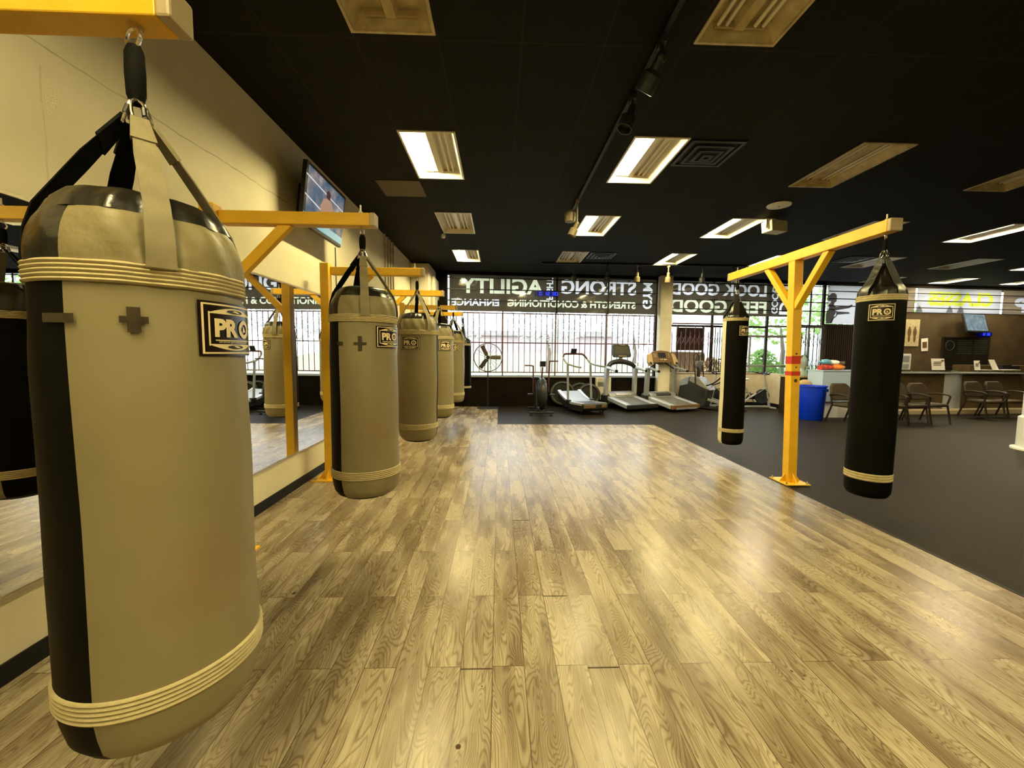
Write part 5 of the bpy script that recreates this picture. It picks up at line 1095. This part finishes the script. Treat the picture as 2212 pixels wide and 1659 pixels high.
dup(ch, (13.2, 10.2, -.012), rz(5), 'brown armchair at the right edge, behind the white cylinder')

# ------------------------------------------------------------------ display case, cabinet, gloves
t = thing('display_base', 'dark low cabinet with pale top under the glass display case', 'cabinet', (7.90, 10.78, -.012))
b = MB(); b.bb(-.15, .42, -.2, .25, 0, .98); obj('body', b, 'slats', t, smooth=0); b = MB(); b.bb(-.17, .44, -.22, .27, .98, 1.02); obj('top', b, 'constan', t, smooth=0)
t = thing('glass_display_case', 'clear glass display case standing on low dark cabinet', 'display case', (7.90, 10.78, 1.01))
for nm, a in (('front_pane', (-.15, .42, -.2, -.194, 0, .67)), ('back_pane', (-.15, .42, .244, .25, 0, .67)), ('side_pane', (-.15, -.144, -.2, .25, 0, .67)), ('side_pane', (.414, .42, -.2, .25, 0, .67)), ('top_pane', (-.15, .42, -.2, .25, .664, .67))):
    b = MB(); b.bb(*a); obj(nm, b, 'caseglass', t, smooth=0)
t = thing('mannequin_head', 'pale bust with dark hair inside the glass case', 'bust', (8.22, 10.83, 1.015))
b = MB(); b.lathe([(0, 0), (.12, 0), (.1, .06), (.045, .14), (.045, .2), (.07, .26), (.09, .36), (.08, .46), (.04, .53), (0, .55)], n=18, fn=lambda a, z, r_: .012 * math.cos(a + 1.2) if z > .2 else 0); obj('head', b, 'skin', t)
b = MB(); b.ball((.02, .02, .43), .1, .11, .13); b.ball((.05, .05, .25), .06, .06, .14); obj('hair', b, 'hair', t)
t = thing('price_card', 'small white card with blue picture leaning in the case corner', 'card', (8.22, 10.65, 1.012), rz(10))
b = MB(); b.box((0, 0, .13), (.13, .008, .25)); obj('card', b, 'paper', t, smooth=0); b = MB(); b.box((0, -.006, .14), (.07, .003, .14)); obj('picture', b, 'glove_b', t, smooth=0)
b = MB(); b.prism([(-.02, 0), (-.14, -.0), (-.14, .26), (.0, .12)], lambda u, v, q: (8.50 + u, 10.38 + q, 1.20 + v), -.01, .01); tag(obj('cardboard_flap', b, 'constan', smooth=0), 'tan cardboard piece sticking up between glass case and glove pile', 'cardboard')
t = thing('pale_cabinet', 'pale cabinet with blue light painted in, holding a pile of gloves, behind the chair', 'cabinet', (8.62, 9.95, -.012))
b = MB(); b.bb(-.55, .75, 0, .5, .42, 1.19); obj('upper_box', b, 'cabw', t, smooth=0); b = MB(); b.bb(-.5, .75, .08, .5, 0, .42); obj('plinth', b, 'white', t, smooth=0); b = MB(); b.bb(-.56, .76, -.02, .52, 1.18, 1.2); obj('top', b, 'cabw', t, smooth=0)  # white plinth takes the place of sunlit floor under the cabinet
def glove(loc, a, m, m2, label, s=1.0):
    t = thing('boxing_glove', label, 'boxing glove', loc, a)
    b = MB(); b.ball((0, 0, .07 * s), .15 * s, .09 * s, .075 * s, fn=lambda d: .12 * max(0, d.x)); obj('mitt', b, m, t, smooth=80)
    b = MB(); b.tube([(-.02 * s, -.08 * s, .06 * s), (.05 * s, -.11 * s, .07 * s), (.11 * s, -.08 * s, .08 * s)], [.03 * s, .035 * s, .025 * s], 10, sm=3); obj('thumb', b, m, t)
    b = MB(); b.tube([(-.1 * s, 0, .06 * s), (-.24 * s, 0, .06 * s)], [.055 * s, .065 * s], 12); obj('cuff', b, m2, t)
glove((8.33, 10.2, 1.19), rz(20), 'glove_r', 'glove_r', 'shiny red boxing glove at left of the pile on pale cabinet'); glove((8.62, 10.18, 1.19), rz(-10), 'glove_o', 'glove_r', 'orange boxing glove at right of the pile on pale cabinet')
glove((8.35, 10.22, 1.32), rz(200), 'glove_b', 'glove_w', 'light blue boxing glove on top of the pile'); glove((8.58, 10.25, 1.31), rz(150), 'glove_w', 'hair', 'white boxing glove with dark cuff on top of the pile', .9)

# slatted brown wall left of bag
b = MB()
for k in range(14): wbox(b, 10.26 + k * .07, 10.26 + k * .07 + .045, 0, 2.5, -.036, -.004)
tag(obj('slat_panel', b, 'slats', smooth=0), 'dark brown slatted panel below the frosted boxer film', 'wall panel')

# ------------------------------------------------------------------ reception
def quadbox(mb, A, B, z0, z1, th):
    a, b_ = Vector((*A, 0)), Vector((*B, 0)); d = (b_ - a).normalized(); n = Vector((-d.y, d.x, 0)) * th
    P = [a, b_, b_ + n, a + n]; mb.add([(q.x, q.y, z0) for q in P] + [(q.x, q.y, z1) for q in P], [(3, 2, 1, 0), (4, 5, 6, 7), (0, 1, 5, 4), (1, 2, 6, 5), (2, 3, 7, 6), (3, 0, 4, 7)]); return mb
A0, A1, A2, A3 = (10.9, 10.9), (12.45, 11.05), (13.0, 11.08), (15.1, 11.25)
t = thing('reception_counter', 'brown reception counter with metal panel and raised glass top', 'counter', (0, 0, -.012))
b = quadbox(MB(), A0, A1, .22, 1.12, .5); obj('left_front', b, 'lam', t, smooth=0)
b = MB(); n = 8; 
for i in range(n):
    f0, f1 = i / n, (i + 1) / n; o0, o1 = -.1 * math.sin(PI * f0), -.1 * math.sin(PI * f1)
    a = (A1[0] + (A2[0] - A1[0]) * f0, A1[1] + (A2[1] - A1[1]) * f0 + o0); c = (A1[0] + (A2[0] - A1[0]) * f1, A1[1] + (A2[1] - A1[1]) * f1 + o1); quadbox(b, a, c, .05, 1.13, .3)
obj('metal_panel', b, 'brush', t, smooth=60)
b = quadbox(MB(), A2, A3, .12, 1.12, .5); obj('right_front', b, 'lam', t, smooth=0)
b = quadbox(quadbox(MB(), (10.5, 10.6), (12.6, 10.75), 0, .10, .6), (12.6, 10.75), (18, 11.2), 0, .12, .6); obj('plinth', b, 'birch', t, smooth=0)
b = quadbox(quadbox(MB(), (A0[0] - .1, A0[1] - .12), (12.7, 10.93), 1.10, 1.13, .5), (12.7, 10.93), (14.9, 11.1), 1.10, 1.13, .5); obj('counter_top', b, 'brush', t, smooth=0)
b = quadbox(quadbox(MB(), (A0[0] - .1, A0[1] - .14), (12.7, 10.91), 1.17, 1.182, .4), (12.7, 10.91), (14.85, 11.08), 1.17, 1.182, .4); obj('glass_shelf', b, 'caseglass', t, smooth=0)
for k in range(10):
    x = 10.9 + k * .42; b = MB(); b.tube([(x, 10.95 + (x - 10.9) * .083 - .08, 1.13), (x, 10.95 + (x - 10.9) * .083 - .08, 1.17)], .012, 8); obj('standoff', b, 'chrome', t)
t = thing('side_desk', 'olive side wing of the reception rising behind right counter', 'counter', (14.5, 12.0, -.012)); b = MB(); b.bb(-.2, 5, 0, .5, 0, 1.32); obj('body', b, 'lam', t, smooth=0, bevel=.01)
# things on the counter
def frame_sign(loc, a, w_, h_, label, m2='consbrown', nm='framed_sign'):
    t = thing(nm, label, 'sign', loc, a); R = Matrix.Rotation(-.15, 3, 'X')
    b = MB(); b.box((0, 0, h_ / 2), (w_, .012, h_), R); obj('sheet', b, 'paper', t, smooth=0)
    b = MB()
    for k in range(4): b.box((-w_ * .08, -.011 - .0, h_ * (.25 + .15 * k)), (w_ * .6, .003, h_ * .05), R)
    b.box((w_ * .3, -.011, h_ * .82), (w_ * .2, .003, h_ * .12), R); obj('print', b, m2, t, smooth=0)
frame_sign((12.15, 10.98, 1.182), rz(2), .38, .32, 'white framed notice on the left part of the glass counter')
frame_sign((13.48, 11.15, 1.182), rz(2), .17, .27, 'small white card holder on the counter above metal panel', 'dark')
t = thing('flyer_stand', 'tilted cream flyer standing on the right counter', 'flyer', (14.1, 11.25, 1.182), rz(10)); b = MB(); b.prism([(-.12, .3), (.1, .3), (.22, 0), (-.02, 0)], lambda u, v, q: (u, q + v * .2, v), 0, .01); obj('sheet', b, 'paper', t, smooth=0)
b = MB()
for k, (x, a) in enumerate(((13.75, 0), (14.35, 8), (14.55, -5))): b.box((x, 11.2, 1.19 + .004 * k), (.3, .2, .015), Matrix.Rotation(rz(a), 3, 'Z'))
tag(obj('paper_stack', b, 'paper', smooth=0), 'loose white papers lying on the right counter', 'papers')
t = thing('keyboard_box', 'low black device on the right end of the counter', 'device', (14.75, 11.55, 1.182)); b = MB(); b.box((0, 0, .08), (.3, .2, .16)); b.box((.25, 0, .06), (.3, .2, .12)); obj('body', b, 'black', t, smooth=0, bevel=.01)
t = thing('drink_cooler', 'white countertop dispenser right of the near black bag', 'dispenser', (11.25, 11.1, 1.182)); b = MB(); b.box((0, 0, .22), (.28, .22, .44)); obj('body', b, 'white', t, smooth=0, bevel=.02)
b = MB(); b.box((-.02, -.115, .3), (.18, .01, .16)); b.box((-.02, -.115, .1), (.18, .01, .12)); obj('door', b, 'lgrey', t, smooth=0)
t = thing('hand_sanitizer', 'thin silver stand with small dispenser behind the pair of chairs', 'dispenser', (9.9, 10.2, -.012))
b = MB(); b.tube([(0, 0, .01), (0, 0, .95)], .012, 8); obj('pole', b, 'chrome', t); b = MB(); b.lathe([(0, .012), (.16, .012), (.16, 0), (0, 0)], n=20); obj('base', b, 'chrome', t); b = MB(); b.box((-.05, 0, .97), (.2, .06, .04)); obj('tray', b, 'chrome', t, smooth=0, bevel=.01)
# things on the brown wall
tv2, _ = tv(W(15.23, 2.64, -.26), (rz(-14), 0, math.atan(SL) - rz(-8)), 1.02, .62, 'scr2', 'flat television showing pale blue picture on the brown wall')
b = MB(); b.box((0, .1, 0), (.2, .16, .2)); obj('wall_bracket', b, 'black', tv2, smooth=0)
t = thing('chalkboard', 'dark chalkboard menu with faint green writing on brown wall', 'chalkboard', W(15.25, 1.22, -.03)); t.rotation_euler = (0, 0, math.atan(SL))
b = MB(); b.bb(-.85, .85, -.02, .01, 0, .95); obj('board', b, 'board', t, smooth=0)
b = MB(); b.bb(-.88, -.85, -.03, .01, -.02, .97); b.bb(.85, .88, -.03, .01, -.02, .97); b.bb(-.88, .88, -.03, .01, .95, .98); b.bb(-.88, .88, -.03, .01, -.03, 0); obj('frame', b, 'slats', t, smooth=0)
b = MB(); random.seed(3)
for k in range(7):
    for x0, x1 in ((-.3, .22), (.3, .8)):
        x = x0
        while x < x1: l = random.uniform(.03, .09); b.bb(x, min(x + l, x1), -.022, -.0205, .86 - k * .07, .875 - k * .07); x += l + .025
b.ring((-.6, -.021, .7), .16, .008, (0, 1, 0), 24, 4); obj('chalk_writing', b, 'chalk', t, smooth=0)
t = thing('wall_poster', 'large tan poster of two standing figures on brown wall', 'poster', W(13.27, 1.88, -.02)); t.rotation_euler = (0, 0, math.atan(SL)); b = MB(); b.bb(-.26, .26, -.01, .01, 0, .86); obj('sheet', b, 'poster', t, smooth=0)
b = MB()
for s_ in (-1, 1): b.ball((s_ * .1, -.012, .45), .07, .002, .14); b.ball((s_ * .1, -.012, .6), .03, .002, .035); b.ball((s_ * .1, -.012, .25), .045, .002, .12)
obj('figure_print', b, 'consbrown', t, smooth=0)
t = thing('wall_flyer', 'narrow white flyer with picture pinned right of the tan poster', 'flyer', W(13.78, 1.73, -.02)); t.rotation_euler = (0, rz(-5), math.atan(SL)); b = MB(); b.bb(-.12, .12, -.006, .004, 0, .41); obj('sheet', b, 'paper', t, smooth=0); b = MB(); b.bb(-.08, .08, -.009, -.006, .1, .3); obj('picture', b, 'consbrown', t, smooth=0)
# white cylinder at right edge
t = thing('dummy_pedestal', 'white cylinder on flat round base with dark port, at right edge', 'pedestal', (9.16, 6.5, -.012))
b = MB(); b.lathe([(0, 0), (.37, 0), (.37, .03), (.35, .035), (0, .035)], n=40); obj('base_plate', b, 'paper', t)
b = MB(); b.lathe([(.0, .03), (.31, .03), (.31, .55), (.27, .58), (.27, .97), (.25, .99), (0, .99)], n=40); obj('cylinder', b, 'white', t)
b = MB(); b.lathe([(0, .03), (.055, .03), (.065, 0), (0, 0)], (-.27, -.12, .61), n=20, axis=(-.9, -.43, 0)); obj('port', b, 'dark', t)

# ------------------------------------------------------------------ outside
b = MB(); b.bb(-40, 60, 13.9, 80, -.3, -.15); struct('pavement', b, 'walk', smooth=0)
b = MB(); b.add([(-40, 16.5, -.15), (9, 16.5, -.15), (9, 31, 1.55), (-40, 31, 1.55), (-40, 16.5, -.4), (9, 16.5, -.4), (9, 31, -.4), (-40, 31, -.4)], [(0, 1, 2, 3), (0, 4, 5, 1), (1, 5, 6, 2), (2, 6, 7, 3), (3, 7, 4, 0)]); struct('ground_lawn', b, 'grass', smooth=0)
t = thing('street_building', 'pale pink brick building across the street', 'building', (-6, 34, -.15)); b = MB(); b.bb(-20, 16, 0, 6, 0, 3.1); obj('wall', b, 'pink', t, smooth=0); b = MB(); b.bb(-20.3, 16.3, -.3, 6.3, 3.1, 3.5); obj('roof', b, 'walk', t, smooth=0)
def tree(x, y_, h, r_, m, label, nm='street_tree', cat='tree'):
    t = thing(nm, label, cat, (x, y_, -.15)); random.seed(int(x * 7 + y_)); b = MB(); b.tube([(0, 0, 0), (.1, 0, h * .5), (0, .1, h * .8)], [.14, .1, .05], 8); obj('trunk', b, 'bark', t)
    b = MB()
    for k in range(1100):
        d = Vector((random.gauss(0, 1), random.gauss(0, 1), random.gauss(0, 1))).normalized() * r_ * random.uniform(.3, 1) ** .5
        c = Vector((0, 0, h)) + Vector((d.x * 1.15, d.y, d.z * .75)); n1 = Vector((random.uniform(-1, 1), random.uniform(-1, 1), random.uniform(-1, 1))).normalized(); n2 = n1.orthogonal().normalized(); s_ = r_ * random.uniform(.035, .085)
        b.add([c - n1 * s_, c + n2 * s_ * .6, c + n1 * s_, c - n2 * s_ * .6], [(0, 1, 2, 3)])
    obj('foliage', b, m, t, smooth=0)
tree(2.6, 22, 3.4, 1.9, 'leaf2', 'tree outside with glare-paled leaves, behind the curved treadmill window'); tree(8.6, 26, 3.6, 2.1, 'leaf2', 'tree outside with glare-paled leaves, behind window left of cream column'); tree(-3.2, 25, 3.6, 2.2, 'leaf2', 'tree outside with glare-paled leaves, behind the pedestal fan window')
tree(14.0, 20, 3.8, 2.2, 'leaf', 'green tree outside, seen through the door glass'); tree(20.5, 23, 4.2, 2.4, 'leaf', 'green tree outside, right of the yellow post'); 
def bush(x, y_, rx, rz_, m, label):
    t = thing('hedge', label, 'bush', (x, y_, -.15)); random.seed(int(x * 11)); b = MB()
    for k in range(1400):
        a = random.uniform(0, 2 * PI); e = random.uniform(0, 1) ** .5; ph = random.uniform(0, PI / 2); c = Vector((rx * math.cos(a) * math.cos(ph), rx * .6 * math.sin(a) * math.cos(ph), rz_ * math.sin(ph) * 1.0)) * (.75 + .25 * e)
        n1 = Vector((random.uniform(-1, 1), random.uniform(-1, 1), random.uniform(-1, 1))).normalized(); n2 = n1.orthogonal().normalized(); s_ = .075
        b.add([c - n1 * s_, c + n2 * s_ * .6, c + n1 * s_, c - n2 * s_ * .6], [(0, 1, 2, 3)])
    obj('leaves', b, m, t, smooth=0); b = MB(); b.ball((0, 0, 0), rx * .8, rx * .5, rz_ * .8); obj('core', b, m, t)
bush(10.6, 16.2, 1.1, 1.95, 'leaf', 'bright green hedge outside, seen through right door glass'); bush(8.6, 16.4, .7, 1.6, 'flower', 'orange flowering bush outside, seen through left door glass'); bush(14.0, 16.5, 1.3, 1.7, 'leaf', 'green hedge outside, behind the folding gate by display case')
b = MB(); b.add([W(5.62, 1.68, .5), W(6.5, 1.68, .5), W(6.5, 2.40, .5), W(5.62, 2.40, .5), W(5.62, 1.68, .54), W(6.5, 1.68, .54), W(6.5, 2.40, .54), W(5.62, 2.40, .54)], [(0, 1, 2, 3), (7, 6, 5, 4), (0, 4, 5, 1), (1, 5, 6, 2), (2, 6, 7, 3), (3, 7, 4, 0)])
t = thing('hanging_sign', 'dark brown square sign outside, behind the maroon scissor gate', 'sign', W(6.06, -.15, .52)); q = MB(); q.v = [tuple(Vector(a) - t.location) for a in b.v]; q.f = b.f; q.mi = b.mi; obj('board', q, 'sign_d', t, smooth=0)
q = MB(); q.tube([(-.4, 0, 0), (-.4, 0, 2.6)], .02, 6); q.tube([(.4, 0, 0), (.4, 0, 2.6)], .02, 6); obj('post', q, 'sign_d', t)
b = MB(); wbox(b, 5.3, 6.9, -.15, 1.64, 1.2, 1.4); struct('garden_wall', b, 'constan', smooth=0)
